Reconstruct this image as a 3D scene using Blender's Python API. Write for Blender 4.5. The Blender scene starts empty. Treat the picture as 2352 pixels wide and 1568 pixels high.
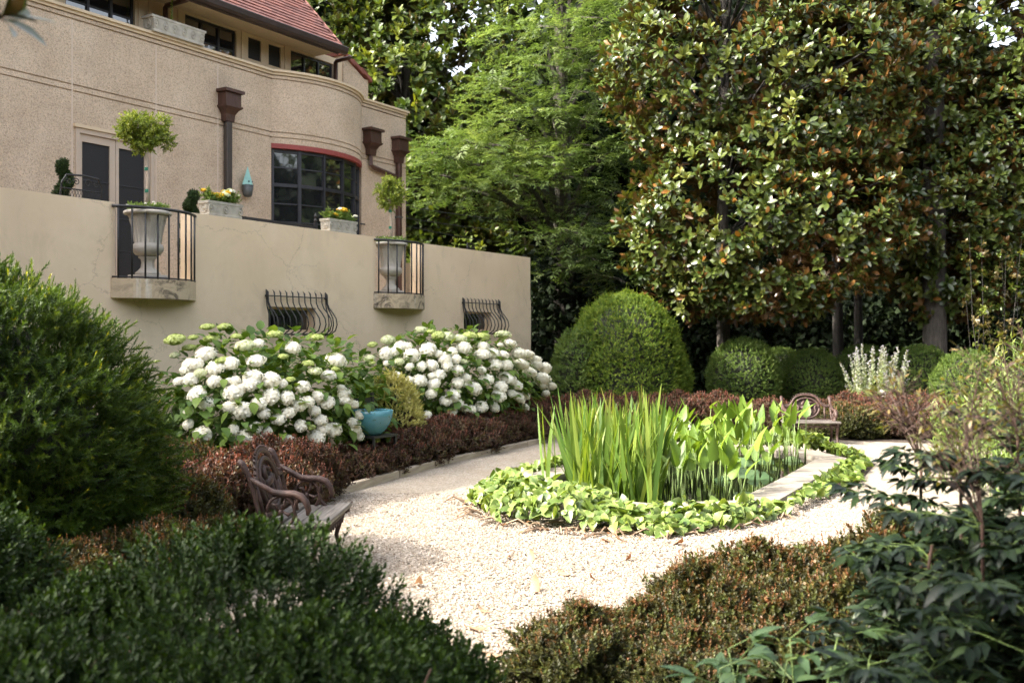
import bpy, math, random
import numpy as np
from math import sin, cos, pi, radians, sqrt, atan2
from mathutils import Vector, Matrix

S = bpy.context.scene
COL = S.collection
H = 1.65                      # eye height of the photographer

# ------------------------------------------------------------------ camera, sky, sun, exposure
cam_d = bpy.data.cameras.new("camera")
cam = bpy.data.objects.new("camera", cam_d)
COL.objects.link(cam)
cam.location = (0, 0, H)
cam.rotation_euler = (pi / 2, 0, 0)
cam_d.sensor_width = 36
cam_d.lens = 35
cam_d.shift_y = -9 / 2352
cam_d.clip_start = 0.1
cam_d.clip_end = 500
cam_d.dof.use_dof = True
cam_d.dof.focus_distance = 9.2
cam_d.dof.aperture_fstop = 2.8
S.camera = cam

SUN_EL, SUN_AZ = 37.0, -106.0   # degrees above the horizon, degrees clockwise from +Y
W = bpy.data.worlds.new("World")
S.world = W
W.use_nodes = True
wn = W.node_tree
bg = wn.nodes["Background"]
sky = wn.nodes.new("ShaderNodeTexSky")
sky.sky_type = 'NISHITA'
sky.sun_disc = False
sky.sun_elevation = radians(SUN_EL)
sky.sun_rotation = radians(SUN_AZ)
sky.air_density = 1.0
sky.dust_density = 7.0
sky.ozone_density = 0.2
hz = wn.nodes.new("ShaderNodeHueSaturation")      # bright summer haze: a paler, whiter sky
hz.inputs['Saturation'].default_value = 0.42
wn.links.new(sky.outputs[0], hz.inputs['Color'])
wn.links.new(hz.outputs[0], bg.inputs[0])
bg.inputs[1].default_value = 0.15

sl = bpy.data.lights.new("sun", 'SUN')
sl.energy = 2.3
sl.angle = radians(0.6)
sl.color = (1.0, 0.93, 0.80)
so = bpy.data.objects.new("sun", sl)
COL.objects.link(so)
Ldir = Vector((sin(radians(SUN_AZ)) * cos(radians(SUN_EL)), cos(radians(SUN_AZ)) * cos(radians(SUN_EL)), sin(radians(SUN_EL))))
so.rotation_euler = Ldir.to_track_quat('Z', 'Y').to_euler()
so.location = (0, 0, 30)

S.view_settings.view_transform = 'Standard'
S.view_settings.look = 'None'
S.view_settings.gamma = 1.0
S.view_settings.exposure = 2.5
S.view_settings.use_curve_mapping = False
S.render.engine = 'CYCLES'
S.cycles.use_denoising = True
S.cycles.max_bounces = 7
S.cycles.diffuse_bounces = 4
S.cycles.glossy_bounces = 3
S.cycles.transmission_bounces = 4
S.cycles.caustics_reflective = False
S.cycles.caustics_refractive = False
S.cycles.sample_clamp_indirect = 6

# ------------------------------------------------------------------ small helpers
rng = np.random.default_rng(7)
random.seed(7)
PX = 2287.0                    # focal length in units of a 2352 wide picture


def rx(x):
    return (x - 1176) / PX


def gnd(x, y, z=0.0):
    Y = (H - z) * PX / (y - 775)
    return Vector((rx(x) * Y, Y, z))


def at(x, y, Y):
    return Vector((rx(x) * Y, Y, H + (775 - y) / PX * Y))


# the house stands at an angle: u runs along its front, w out of it
OX, OY = -5.43, 15.60
DX, DY = 0.5286, 0.8489
NX, NY = DY, -DX
HANG = atan2(DY, DX)


def hw(u, w, z=0.0):
    return Vector((OX + u * DX + w * NX, OY + u * DY + w * NY, z))


def u_at(x, w):
    r = rx(x)
    return (r * (OY + w * NY) - (OX + w * NX)) / (DX - r * DY)


def z_at(y, u, w):
    return H + (775 - y) / PX * (OY + u * DY + w * NY)


def tag(o, label=None, cat=None, group=None, kind=None):
    if label: o['label'] = label
    if cat: o['category'] = cat
    if group: o['group'] = group
    if kind: o['kind'] = kind
    return o


def thing(name, label, cat, loc=(0, 0, 0), rz=0.0, group=None):
    o = bpy.data.objects.new(name, None)
    COL.objects.link(o)
    o.empty_display_size = 0.2
    o.location = loc
    o.rotation_euler = (0, 0, rz)
    return tag(o, label, cat, group)


def copy_tree(o, parent=None):
    c = o.copy()
    COL.objects.link(c)
    if parent is not None:
        c.parent = parent
    for ch in list(o.children):
        copy_tree(ch, c)
    return c


def inst(name, mesh, parent, M=None, kind=None):
    o = bpy.data.objects.new(name, mesh)
    COL.objects.link(o)
    if parent is not None:
        o.parent = parent
    if M is not None:
        o.matrix_basis = M
    if kind:
        o['kind'] = kind
    return o


class MB:
    """collects simple shapes and links them as one mesh object"""

    def __init__(self):
        self.v, self.f = [], []

    def add(self, vs, fs):
        b = len(self.v)
        self.v += [tuple(p) for p in vs]
        self.f += [tuple(i + b for i in f) for f in fs]
        return self

    def box(self, x0, x1, y0, y1, z0, z1):
        vs = [(x0, y0, z0), (x1, y0, z0), (x1, y1, z0), (x0, y1, z0), (x0, y0, z1), (x1, y0, z1), (x1, y1, z1), (x0, y1, z1)]
        return self.add(vs, [(0, 3, 2, 1), (4, 5, 6, 7), (0, 1, 5, 4), (1, 2, 6, 5), (2, 3, 7, 6), (3, 0, 4, 7)])

    def cbox(self, x0, x1, y0, y1, z0, z1, c=0.006):
        """box with chamfered edges"""
        vs = []
        for (ax, ay, az) in [(a, b, d) for a in (0, 1) for b in (0, 1) for d in (0, 1)]:
            X, Y, Z = (x0, x1)[ax], (y0, y1)[ay], (z0, z1)[az]
            sx, sy, sz = (c, -c)[ax], (c, -c)[ay], (c, -c)[az]
            vs += [(X, Y + sy, Z + sz), (X + sx, Y, Z + sz), (X + sx, Y + sy, Z)]
        i = lambda a, b, d, k: (a * 4 + b * 2 + d) * 3 + k
        fs = []
        for a in (0, 1):
            q = [i(a, 0, 0, 0), i(a, 1, 0, 0), i(a, 1, 1, 0), i(a, 0, 1, 0)]
            fs.append(q if a else q[::-1])
            q = [i(0, a, 0, 1), i(1, a, 0, 1), i(1, a, 1, 1), i(0, a, 1, 1)]
            fs.append(q[::-1] if a else q)
            q = [i(0, 0, a, 2), i(1, 0, a, 2), i(1, 1, a, 2), i(0, 1, a, 2)]
            fs.append(q if a else q[::-1])
        for a in (0, 1):
            for b in (0, 1):
                fs.append((i(0, a, b, 1), i(1, a, b, 1), i(1, a, b, 2), i(0, a, b, 2)))
                fs.append((i(a, 0, b, 0), i(a, 1, b, 0), i(a, 1, b, 2), i(a, 0, b, 2)))
                fs.append((i(a, b, 0, 0), i(a, b, 1, 0), i(a, b, 1, 1), i(a, b, 0, 1)))
                for d in (0, 1):
                    fs.append((i(a, b, d, 0), i(a, b, d, 1), i(a, b, d, 2)))
        return self.add(vs, fs)

    def prism(self, pts, z0, z1):
        n = len(pts)
        vs = [(p[0], p[1], z0) for p in pts] + [(p[0], p[1], z1) for p in pts]
        fs = [tuple(range(n))[::-1], tuple(range(n, 2 * n))] + [(i, (i + 1) % n, n + (i + 1) % n, n + i) for i in range(n)]
        return self.add(vs, fs)

    def plate(self, pts, axis, a0, a1):
        """polygon given in two axes, thick along the third ('y': points are x,z; 'x': points are y,z)"""
        n = len(pts)
        if axis == 'y':
            vs = [(p[0], a0, p[1]) for p in pts] + [(p[0], a1, p[1]) for p in pts]
        else:
            vs = [(a0, p[0], p[1]) for p in pts] + [(a1, p[0], p[1]) for p in pts]
        fs = [tuple(range(n))[::-1], tuple(range(n, 2 * n))] + [(i, (i + 1) % n, n + (i + 1) % n, n + i) for i in range(n)]
        return self.add(vs, fs)

    def strip(self, path, z0, z1, inner):
        """wall strip that follows an open path (list of (x,y)); inner = same path set back"""
        n = len(path)
        vs = []
        for (p, q) in zip(path, inner):
            vs += [(p[0], p[1], z0), (p[0], p[1], z1), (q[0], q[1], z1), (q[0], q[1], z0)]
        fs = []
        for i in range(n - 1):
            a, b = 4 * i, 4 * i + 4
            for k in range(4):
                fs.append((a + k, b + k, b + (k + 1) % 4, a + (k + 1) % 4))
        fs += [(0, 1, 2, 3), (4 * n - 1, 4 * n - 2, 4 * n - 3, 4 * n - 4)]
        return self.add(vs, fs)

    def tube(self, pts, r, seg=6, cap=True):
        pts = [Vector(p) for p in pts]
        n = len(pts)
        rs = r if hasattr(r, '__len__') else [r] * n
        vs, fs = [], []
        up = None
        for i, p in enumerate(pts):
            t = (pts[min(i + 1, n - 1)] - pts[max(i - 1, 0)])
            if t.length < 1e-9: t = Vector((0, 0, 1))
            t.normalize()
            if up is None:
                up = Vector((1, 0, 0)) if abs(t.x) < .8 else Vector((0, 1, 0))
            a = (up - t * up.dot(t))
            if a.length < 1e-6:
                a = t.orthogonal()
            a.normalize()
            b = t.cross(a)
            up = a
            for k in range(seg):
                g = 2 * pi * k / seg
                vs.append(p + (a * cos(g) + b * sin(g)) * rs[i])
        for i in range(n - 1):
            for k in range(seg):
                fs.append((i * seg + k, i * seg + (k + 1) % seg, (i + 1) * seg + (k + 1) % seg, (i + 1) * seg + k))
        if cap:
            fs.append(tuple(range(seg))[::-1])
            fs.append(tuple(range((n - 1) * seg, n * seg)))
        return self.add(vs, fs)

    def lathe(self, prof, seg=20, cx=0, cy=0, cz=0, sx=1, sy=1):
        n = len(prof)
        vs, fs = [], []
        for (r, z) in prof:
            for k in range(seg):
                g = 2 * pi * k / seg
                vs.append((cx + r * cos(g) * sx, cy + r * sin(g) * sy, cz + z))
        for i in range(n - 1):
            for k in range(seg):
                fs.append((i * seg + k, i * seg + (k + 1) % seg, (i + 1) * seg + (k + 1) % seg, (i + 1) * seg + k))
        if prof[0][0] > 1e-6: fs.append(tuple(range(seg))[::-1])
        if prof[-1][0] > 1e-6: fs.append(tuple(range((n - 1) * seg, n * seg)))
        return self.add(vs, fs)

    def ball(self, c, r, seg=8, rings=5, sz=1.0):
        pr = [(r * sin(pi * i / rings), -r * cos(pi * i / rings) * sz) for i in range(rings + 1)]
        pr[0] = (r * .02, pr[0][1]); pr[-1] = (r * .02, pr[-1][1])
        return self.lathe(pr, seg, c[0], c[1], c[2])

    def mesh(self, name, mat, smooth=False):
        me = bpy.data.meshes.new(name)
        me.from_pydata(self.v, [], self.f)
        me.validate()
        if mat: me.materials.append(mat)
        if smooth:
            me.polygons.foreach_set('use_smooth', [True] * len(me.polygons))
        me.update()
        return me

    def build(self, name, mat, parent=None, smooth=False, M=None, kind=None):
        return inst(name, self.mesh(name, mat, smooth), parent, M, kind)


def wall_holes(mb, u0, u1, z0, z1, yf, yb, holes):
    """wall sheet in the local x-z plane, front at yf, back at yb, with rectangular holes (u0,u1,z0,z1)"""
    us = sorted({u0, u1} | {h[0] for h in holes} | {h[1] for h in holes})
    zs = sorted({z0, z1} | {h[2] for h in holes} | {h[3] for h in holes})
    us = [u for u in us if u0 <= u <= u1]; zs = [z for z in zs if z0 <= z <= z1]
    inside = lambda a, b: any(h[0] < a < h[1] and h[2] < b < h[3] for h in holes)
    solid = {}
    for i in range(len(us) - 1):
        for j in range(len(zs) - 1):
            solid[i, j] = not inside((us[i] + us[i + 1]) / 2, (zs[j] + zs[j + 1]) / 2)
    for (i, j), s in solid.items():
        if not s: continue
        a, b, c, d = us[i], us[i + 1], zs[j], zs[j + 1]
        mb.add([(a, yf, c), (b, yf, c), (b, yf, d), (a, yf, d)], [(0, 1, 2, 3)])
        mb.add([(a, yb, c), (b, yb, c), (b, yb, d), (a, yb, d)], [(3, 2, 1, 0)])
        if not solid.get((i - 1, j)): mb.add([(a, yf, c), (a, yf, d), (a, yb, d), (a, yb, c)], [(0, 1, 2, 3)])
        if not solid.get((i + 1, j)): mb.add([(b, yf, c), (b, yf, d), (b, yb, d), (b, yb, c)], [(3, 2, 1, 0)])
        if not solid.get((i, j - 1)): mb.add([(a, yf, c), (b, yf, c), (b, yb, c), (a, yb, c)], [(3, 2, 1, 0)])
        if not solid.get((i, j + 1)): mb.add([(a, yf, d), (b, yf, d), (b, yb, d), (a, yb, d)], [(0, 1, 2, 3)])
    return mb


# ------------------------------------------------------------------ materials
def nodes(name):
    m = bpy.data.materials.new(name)
    m.use_nodes = True
    nt = m.node_tree
    return m, nt, nt.nodes["Principled BSDF"], nt.nodes["Material Output"]


def N(nt, t, **kw):
    n = nt.nodes.new(t)
    for k, v in kw.items(): setattr(n, k, v)
    return n


def L(nt, a, b):
    nt.links.new(a, b)


def ramp(nt, fac, stops):
    r = N(nt, "ShaderNodeValToRGB")
    e = r.color_ramp.elements
    while len(e) > 1: e.remove(e[-1])
    e[0].position, e[0].color = stops[0][0], (*stops[0][1], 1)
    for p, c in stops[1:]:
        x = e.new(p); x.color = (*c, 1)
    L(nt, fac, r.inputs[0])
    return r.outputs[0]


def noise(nt, scale, detail=4, rough=.6, vec=None, dist=0.0):
    n = N(nt, "ShaderNodeTexNoise")
    n.inputs['Scale'].default_value = scale
    n.inputs['Detail'].default_value = detail
    n.inputs['Roughness'].default_value = rough
    n.inputs['Distortion'].default_value = dist
    if vec is not None: L(nt, vec, n.inputs['Vector'])
    return n


def coords(nt, kind='Object', scale=None):
    t = N(nt, "ShaderNodeTexCoord")
    if scale is None: return t.outputs[kind]
    m = N(nt, "ShaderNodeMapping")
    m.inputs['Scale'].default_value = scale
    L(nt, t.outputs[kind], m.inputs[0])
    return m.outputs[0]


def mixc(nt, fac, a, b, mode='MIX'):
    m = N(nt, "ShaderNodeMix", data_type='RGBA', blend_type=mode)
    for sock, v in ((m.inputs[0], fac), (m.inputs[6], a), (m.inputs[7], b)):
        if hasattr(v, 'is_linked'): L(nt, v, sock)
        elif isinstance(v, (int, float)): sock.default_value = v
        else: sock.default_value = (*v, 1)
    return m.outputs[2]


def math_(nt, op, a, b=0.0):
    m = N(nt, "ShaderNodeMath", operation=op)
    for s, v in ((m.inputs[0], a), (m.inputs[1], b)):
        if hasattr(v, 'is_linked'): L(nt, v, s)
        else: s.default_value = v
    return m.outputs[0]


def bump(nt, pb, height, strength=.3, dist=.02):
    b = N(nt, "ShaderNodeBump")
    b.inputs['Strength'].default_value = strength
    b.inputs['Distance'].default_value = dist
    L(nt, height, b.inputs['Height'])
    L(nt, b.outputs[0], pb.inputs['Normal'])


def mat_simple(name, c1, c2, scale=6, rough=.7, metal=0.0, bmp=.2, bdist=.01, detail=6, spec=.5, stretch=None):
    m, nt, pb, out = nodes(name)
    v = coords(nt, 'Object', stretch)
    n = noise(nt, scale, detail, .65, v)
    L(nt, ramp(nt, n.outputs[0], [(.3, c1), (.7, c2)]), pb.inputs['Base Color'])
    pb.inputs['Roughness'].default_value = rough
    pb.inputs['Metallic'].default_value = metal
    pb.inputs['Specular IOR Level'].default_value = spec
    n2 = noise(nt, scale * 5, 4, .6, v)
    bump(nt, pb, n2.outputs[0], bmp, bdist)
    return m


def mat_leaf(name, dark, mid, light, tip=None, back=None, rough=.45, trans=.3, tcol=None, spec=.5, rim=None):
    """leaf shader: per-leaf tint, optional young tip colour, optional other underside, light through the blade"""
    m, nt, pb, out = nodes(name)
    ta = N(nt, "ShaderNodeAttribute", attribute_name='tint')
    c = ramp(nt, ta.outputs['Fac'], [(0, dark), (.55, mid), (1, light)])
    if tip or rim:
        tp = N(nt, "ShaderNodeAttribute", attribute_name='tip')
        c = mixc(nt, tp.outputs['Fac'], c, tip or rim)
    cc = c
    if back:
        g = N(nt, "ShaderNodeNewGeometry")
        cc = mixc(nt, g.outputs['Backfacing'], c, back)
    L(nt, cc, pb.inputs['Base Color'])
    pb.inputs['Roughness'].default_value = rough
    pb.inputs['Specular IOR Level'].default_value = spec
    tr = N(nt, "ShaderNodeBsdfTranslucent")
    t = mixc(nt, 1.0, c, tcol or (1.5, 1.45, .5), 'MULTIPLY')
    L(nt, t, tr.inputs[0])
    ms = N(nt, "ShaderNodeMixShader")
    ms.inputs[0].default_value = trans
    L(nt, pb.outputs[0], ms.inputs[1])
    L(nt, tr.outputs[0], ms.inputs[2])
    L(nt, ms.outputs[0], out.inputs[0])
    return m


MAT = {}


def make_materials():
    # pebble-dash facade
    m, nt, pb, out = nodes('pebble_dash')
    v = coords(nt)
    vo = N(nt, "ShaderNodeTexVoronoi"); vo.inputs['Scale'].default_value = 75
    L(nt, v, vo.inputs['Vector'])
    n1 = noise(nt, 1.6, 6, .65, v)
    n2 = noise(nt, 60, 3, .7, v)
    base = ramp(nt, n1.outputs[0], [(.28, (.49, .385, .285)), (.72, (.64, .53, .415))])
    sep = N(nt, "ShaderNodeSeparateColor"); L(nt, vo.outputs['Color'], sep.inputs[0])
    grains = ramp(nt, sep.outputs[0], [(0, (.6, .55, .5)), (.2, (.86, .83, .80)), (.6, (1.0, .98, .95)), (.9, (1.16, 1.10, 1.02))])
    col = mixc(nt, .85, base, grains, 'MULTIPLY')
    L(nt, col, pb.inputs['Base Color'])
    pb.inputs['Roughness'].default_value = .9
    pb.inputs['Specular IOR Level'].default_value = .25
    bump(nt, pb, vo.outputs['Distance'], .55, .012)
    MAT['dash'] = m
    # smooth terrace render with cracks and run-off stains
    m, nt, pb, out = nodes('cream_render')
    v = coords(nt)
    n1 = noise(nt, .9, 6, .6, v)
    base = ramp(nt, n1.outputs[0], [(.3, (.70, .545, .375)), (.7, (.79, .63, .45))])
    dv = N(nt, "ShaderNodeMapping"); L(nt, v, dv.inputs[0]); dv.inputs['Scale'].default_value = (.8, .8, 1)
    nd = noise(nt, 2.3, 5, .7, v)
    wv = N(nt, "ShaderNodeVectorMath", operation='ADD')
    sc = N(nt, "ShaderNodeVectorMath", operation='SCALE'); sc.inputs['Scale'].default_value = .55
    L(nt, nd.outputs['Color'], sc.inputs[0]); L(nt, dv.outputs[0], wv.inputs[0]); L(nt, sc.outputs[0], wv.inputs[1])
    vc = N(nt, "ShaderNodeTexVoronoi", feature='DISTANCE_TO_EDGE'); vc.inputs['Scale'].default_value = .62
    L(nt, wv.outputs[0], vc.inputs['Vector'])
    crack = ramp(nt, vc.outputs['Distance'], [(0, (1, 1, 1)), (.0045, (0, 0, 0))])
    nm = noise(nt, .55, 3, .5, v)
    msk = ramp(nt, nm.outputs[0], [(.47, (0, 0, 0)), (.56, (.6, .6, .6))])
    cm = mixc(nt, 1.0, crack, msk, 'MULTIPLY')
    col = mixc(nt, cm, base, (.25, .18, .11))
    st = N(nt, "ShaderNodeMapping"); L(nt, v, st.inputs[0]); st.inputs['Scale'].default_value = (2.2, 2.2, .45)
    ns = noise(nt, 1.0, 5, .6, st.outputs[0])
    streak = ramp(nt, ns.outputs[0], [(.52, (0, 0, 0)), (.85, (.22, .22, .22))])
    col = mixc(nt, streak, col, (.42, .34, .24))
    nb = noise(nt, 1.7, 6, .7, v, .8)                  # faint patches of old damp and repair
    col = mixc(nt, ramp(nt, nb.outputs[0], [(.52, (0, 0, 0)), (.68, (.4, .4, .4))]), col, (.56, .44, .30))
    nw = noise(nt, .6, 5, .65, v)
    col = mixc(nt, ramp(nt, nw.outputs[0], [(.55, (0, 0, 0)), (.62, (.35, .35, .35))]), col, (.82, .67, .50))
    L(nt, col, pb.inputs['Base Color'])
    pb.inputs['Roughness'].default_value = .85
    pb.inputs['Specular IOR Level'].default_value = .3
    n3 = noise(nt, 25, 5, .7, v)
    bump(nt, pb, n3.outputs[0], .12, .01)
    MAT['cream'] = m
    MAT['trim'] = mat_simple('cream_trim', (.58, .455, .305), (.65, .52, .36), 3, .75, bmp=.08)
    MAT['doorframe'] = mat_simple('taupe_door_paint', (.46, .37, .285), (.52, .42, .33), 2, .6, bmp=.05)
    MAT['caulk'] = mat_simple('joint_filler', (.58, .47, .37), (.63, .52, .42), 5, .8)
    # stained slab of the balconies
    m, nt, pb, out = nodes('stained_slab')
    v = coords(nt)
    a = noise(nt, 5, 8, .75, v, 1.5)
    b = noise(nt, 1.1, 3, .5, v)
    d = math_(nt, 'MULTIPLY', ramp(nt, a.outputs[0], [(.46, (0, 0, 0)), (.6, (1, 1, 1))]), ramp(nt, b.outputs[0], [(.42, (0, 0, 0)), (.6, (1, 1, 1))]))
    stv = N(nt, "ShaderNodeMapping"); L(nt, v, stv.inputs[0]); stv.inputs['Scale'].default_value = (9, 9, .4)
    w = noise(nt, 1, 3, .5, stv.outputs[0])
    c = mixc(nt, ramp(nt, w.outputs[0], [(.58, (0, 0, 0)), (.68, (.8, .8, .8))]), (.52, .41, .275), (.66, .62, .54))
    c = mixc(nt, d, c, (.07, .055, .04))
    L(nt, c, pb.inputs['Base Color']); pb.inputs['Roughness'].default_value = .9
    bump(nt, pb, a.outputs[0], .3, .02)
    MAT['slab'] = m
    MAT['iron'] = mat_simple('black_iron', (.012, .012, .014), (.03, .028, .028), 12, .5, bmp=.25, bdist=.004)
    MAT['copper'] = mat_simple('brown_copper', (.06, .03, .022), (.105, .055, .042), 5, .45, .35, .12, stretch=(3, 3, 1))
    MAT['pipe'] = mat_simple('dark_pipe', (.035, .033, .03), (.075, .055, .045), 4, .5, .2, .1, stretch=(4, 4, .6))
    MAT['gutter'] = mat_simple('gutter_brown', (.03, .019, .017), (.055, .033, .03), 5, .45, .2)
    MAT['winframe'] = mat_simple('black_steel_frame', (.014, .014, .018), (.028, .028, .034), 6, .45)
    MAT['screen'] = mat_simple('black_screen_and_unlit_rooms', (.008, .008, .009), (.014, .013, .014), 40, .7, bmp=.1)  # door and vent screens, also the black sheets for unlit rooms
    MAT['red'] = mat_simple('red_lintel', (.24, .042, .035), (.31, .06, .05), 4, .6)
    # opaque glass, the dark rooms behind put into its colour
    m, nt, pb, out = nodes('window_glass')
    n1 = noise(nt, 3.0, 2, .5, coords(nt))
    pb.inputs['Base Color'].default_value = (.012, .013, .014, 1)
    pb.inputs['Roughness'].default_value = .03
    pb.inputs['IOR'].default_value = 2.1
    bump(nt, pb, n1.outputs[0], .05, .02)
    MAT['glass'] = m
    # roof tiles, each with its own shade
    m, nt, pb, out = nodes('red_roof_tile')
    v = coords(nt)
    oi = N(nt, "ShaderNodeObjectInfo")
    n1 = noise(nt, 7, 5, .65, v)
    a = ramp(nt, n1.outputs[0], [(.3, (.215, .082, .062)), (.7, (.33, .15, .12))])
    b = ramp(nt, oi.outputs['Random'], [(0, (.72, .72, .75)), (.5, (1, 1, 1)), (1, (1.2, 1.12, 1.05))])
    L(nt, mixc(nt, 1, a, b, 'MULTIPLY'), pb.inputs['Base Color'])
    pb.inputs['Roughness'].default_value = .8
    bump(nt, pb, n1.outputs[0], .25, .02)
    MAT['tile'] = m
    MAT['coping_tile'] = mat_simple('terracotta_coping', (.19, .055, .038), (.26, .085, .06), 5, .7)
    MAT['stone'] = None
    # old stone / cast stone of urns and planters
    m, nt, pb, out = nodes('weathered_cast_stone')
    v = coords(nt)
    a = noise(nt, 4, 7, .7, v)
    sv = N(nt, "ShaderNodeMapping"); L(nt, v, sv.inputs[0]); sv.inputs['Scale'].default_value = (9, 9, 1.1)
    s = noise(nt, 1, 5, .6, sv.outputs[0])
    c = ramp(nt, a.outputs[0], [(.3, (.37, .335, .285)), (.7, (.52, .48, .42))])
    c = mixc(nt, ramp(nt, s.outputs[0], [(.55, (0, 0, 0)), (.75, (.75, .75, .75))]), c, (.17, .135, .095))
    L(nt, c, pb.inputs['Base Color']); pb.inputs['Roughness'].default_value = .85
    bump(nt, pb, a.outputs[0], .3, .01)
    MAT['stone'] = m
    MAT['planter'] = mat_simple('cast_stone_planter', (.32, .295, .245), (.50, .465, .395), 9, .85, bmp=.4)
    MAT['coping'] = mat_simple('pond_coping_stone', (.17, .145, .118), (.28, .245, .20), 3, .8, bmp=.25)
    MAT['verdigris'] = mat_simple('verdigris_copper', (.17, .38, .34), (.30, .52, .46), 9, .6, bmp=.15)
    MAT['lead'] = mat_simple('old_zinc', (.055, .06, .06), (.12, .125, .12), 8, .5, .3)
    # blue glazed bowl with dark flecks
    m, nt, pb, out = nodes('turquoise_glaze')
    v = coords(nt)
    a = noise(nt, 2.5, 3, .5, v); b = noise(nt, 17, 3, .6, v)
    c = ramp(nt, a.outputs[0], [(.35, (.055, .20, .25)), (.65, (.11, .29, .345))])
    c = mixc(nt, ramp(nt, b.outputs[0], [(.62, (0, 0, 0)), (.68, (.8, .8, .8))]), c, (.05, .12, .08))
    L(nt, c, pb.inputs['Base Color']); pb.inputs['Roughness'].default_value = .25
    MAT['glaze'] = m
    # rusty brown cast iron
    m, nt, pb, out = nodes('brown_cast_iron')
    v = coords(nt)
    a = noise(nt, 9, 6, .7, v)
    L(nt, ramp(nt, a.outputs[0], [(.3, (.026, .015, .012)), (.55, (.062, .033, .026)), (.8, (.14, .078, .062))]), pb.inputs['Base Color'])
    pb.inputs['Roughness'].default_value = .6; pb.inputs['Metallic'].default_value = .1
    bump(nt, pb, noise(nt, 45, 4, .7, v).outputs[0], .5, .006)
    MAT['castiron'] = m
    # grey weathered plank
    m, nt, pb, out = nodes('weathered_plank')
    v = coords(nt, 'Object', (1.4, 22, 22))
    a = noise(nt, 2.2, 7, .7, v, .6)
    L(nt, ramp(nt, a.outputs[0], [(.3, (.05, .042, .036)), (.55, (.15, .13, .115)), (.75, (.30, .28, .25))]), pb.inputs['Base Color'])
    pb.inputs['Roughness'].default_value = .55
    bump(nt, pb, a.outputs[0], .6, .008)
    MAT['plank'] = m
    MAT['timber'] = mat_simple('grey_timber', (.24, .19, .135), (.44, .37, .28), 3, .85, bmp=.4, stretch=(1, 9, 9))
    # mulch
    m, nt, pb, out = nodes('mulch_soil')
    v = coords(nt)
    a = noise(nt, 14, 8, .75, v); b = noise(nt, .8, 4, .5, v)
    c = ramp(nt, a.outputs[0], [(.3, (.018, .012, .008)), (.55, (.06, .042, .03)), (.75, (.14, .10, .07))])
    L(nt, mixc(nt, .5, c, ramp(nt, b.outputs[0], [(.3, (.7, .7, .7)), (.7, (1.15, 1.05, 1))]), 'MULTIPLY'), pb.inputs['Base Color'])
    pb.inputs['Roughness'].default_value = .95
    bump(nt, pb, a.outputs[0], 1, .04)
    MAT['mulch'] = m
    # gravel
    m, nt, pb, out = nodes('white_gravel')
    v = coords(nt)
    vo = N(nt, "ShaderNodeTexVoronoi"); vo.inputs['Scale'].default_value = 75
    L(nt, v, vo.inputs['Vector'])
    b = noise(nt, 1.3, 6, .7, v)
    d = noise(nt, 9, 6, .75, v)
    sep = N(nt, "ShaderNodeSeparateColor"); L(nt, vo.outputs['Color'], sep.inputs[0])
    c = ramp(nt, sep.outputs[0], [(0, (.15, .115, .08)), (.22, (.27, .225, .17)), (.6, (.335, .285, .225)), (1, (.43, .38, .315))])
    c = mixc(nt, ramp(nt, b.outputs[0], [(.45, (0, 0, 0)), (.72, (.6, .6, .6))]), c, (.25, .19, .13))
    c = mixc(nt, ramp(nt, d.outputs[0], [(.64, (0, 0, 0)), (.74, (.7, .7, .7))]), c, (.16, .11, .075))
    L(nt, c, pb.inputs['Base Color']); pb.inputs['Roughness'].default_value = .9
    bump(nt, pb, vo.outputs['Distance'], .8, .015)
    MAT['gravel'] = m
    m, nt, pb, out = nodes('pebble')
    ta = N(nt, "ShaderNodeAttribute", attribute_name='tint')
    L(nt, ramp(nt, ta.outputs['Fac'], [(0, (.13, .085, .055)), (.16, (.235, .18, .125)), (.5, (.325, .275, .22)), (1, (.45, .40, .34))]), pb.inputs['Base Color'])
    pb.inputs['Roughness'].default_value = .85
    MAT['pebble'] = m
    m, nt, pb, out = nodes('pond_water')
    pb.inputs['Base Color'].default_value = (.012, .014, .008, 1); pb.inputs['Roughness'].default_value = .04
    bump(nt, pb, noise(nt, 6, 3, .5, coords(nt)).outputs[0], .05, .02)
    MAT['water'] = m
    MAT['bark'] = mat_simple('grey_bark', (.035, .03, .026), (.11, .095, .08), 6, .9, bmp=.8, bdist=.03, stretch=(5, 5, 1))
    MAT['darkbark'] = mat_simple('dark_shaded_bark', (.014, .012, .011), (.045, .04, .035), 6, .95, bmp=.8, bdist=.03, stretch=(5, 5, 1))  # darker copy of the grey bark, shade put into its colour
    MAT['twig'] = mat_simple('twig_brown', (.07, .04, .028), (.13, .08, .055), 10, .8)
    MAT['redtwig'] = mat_simple('reddish_stalk', (.05, .028, .022), (.10, .055, .04), 9, .7)
    MAT['greentwig'] = mat_simple('green_stem', (.10, .16, .04), (.16, .22, .06), 9, .6)
    MAT['paletrunk'] = mat_simple('pale_young_trunk', (.27, .21, .16), (.40, .33, .26), 8, .8)
    MAT['tie'] = mat_simple('green_plant_tie', (.01, .12, .07), (.02, .17, .10), 8, .5)
    MAT['terra'] = mat_simple('terracotta_pot', (.28, .12, .07), (.36, .17, .10), 6, .8)
    MAT['cable'] = mat_simple('black_cable', (.02, .02, .02), (.04, .04, .04), 6, .6)
    MAT['core'] = mat_simple('dark_bush_core', (.010, .014, .006), (.022, .026, .012), 18, .95)  # dark fill of the solid cores inside the bushes
    # leaves
    MAT['yew'] = mat_leaf('yew_needles', (.022, .048, .006), (.062, .11, .012), (.14, .20, .022), tip=(.42, .40, .02), rough=.5, trans=.28, spec=.3)
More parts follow.
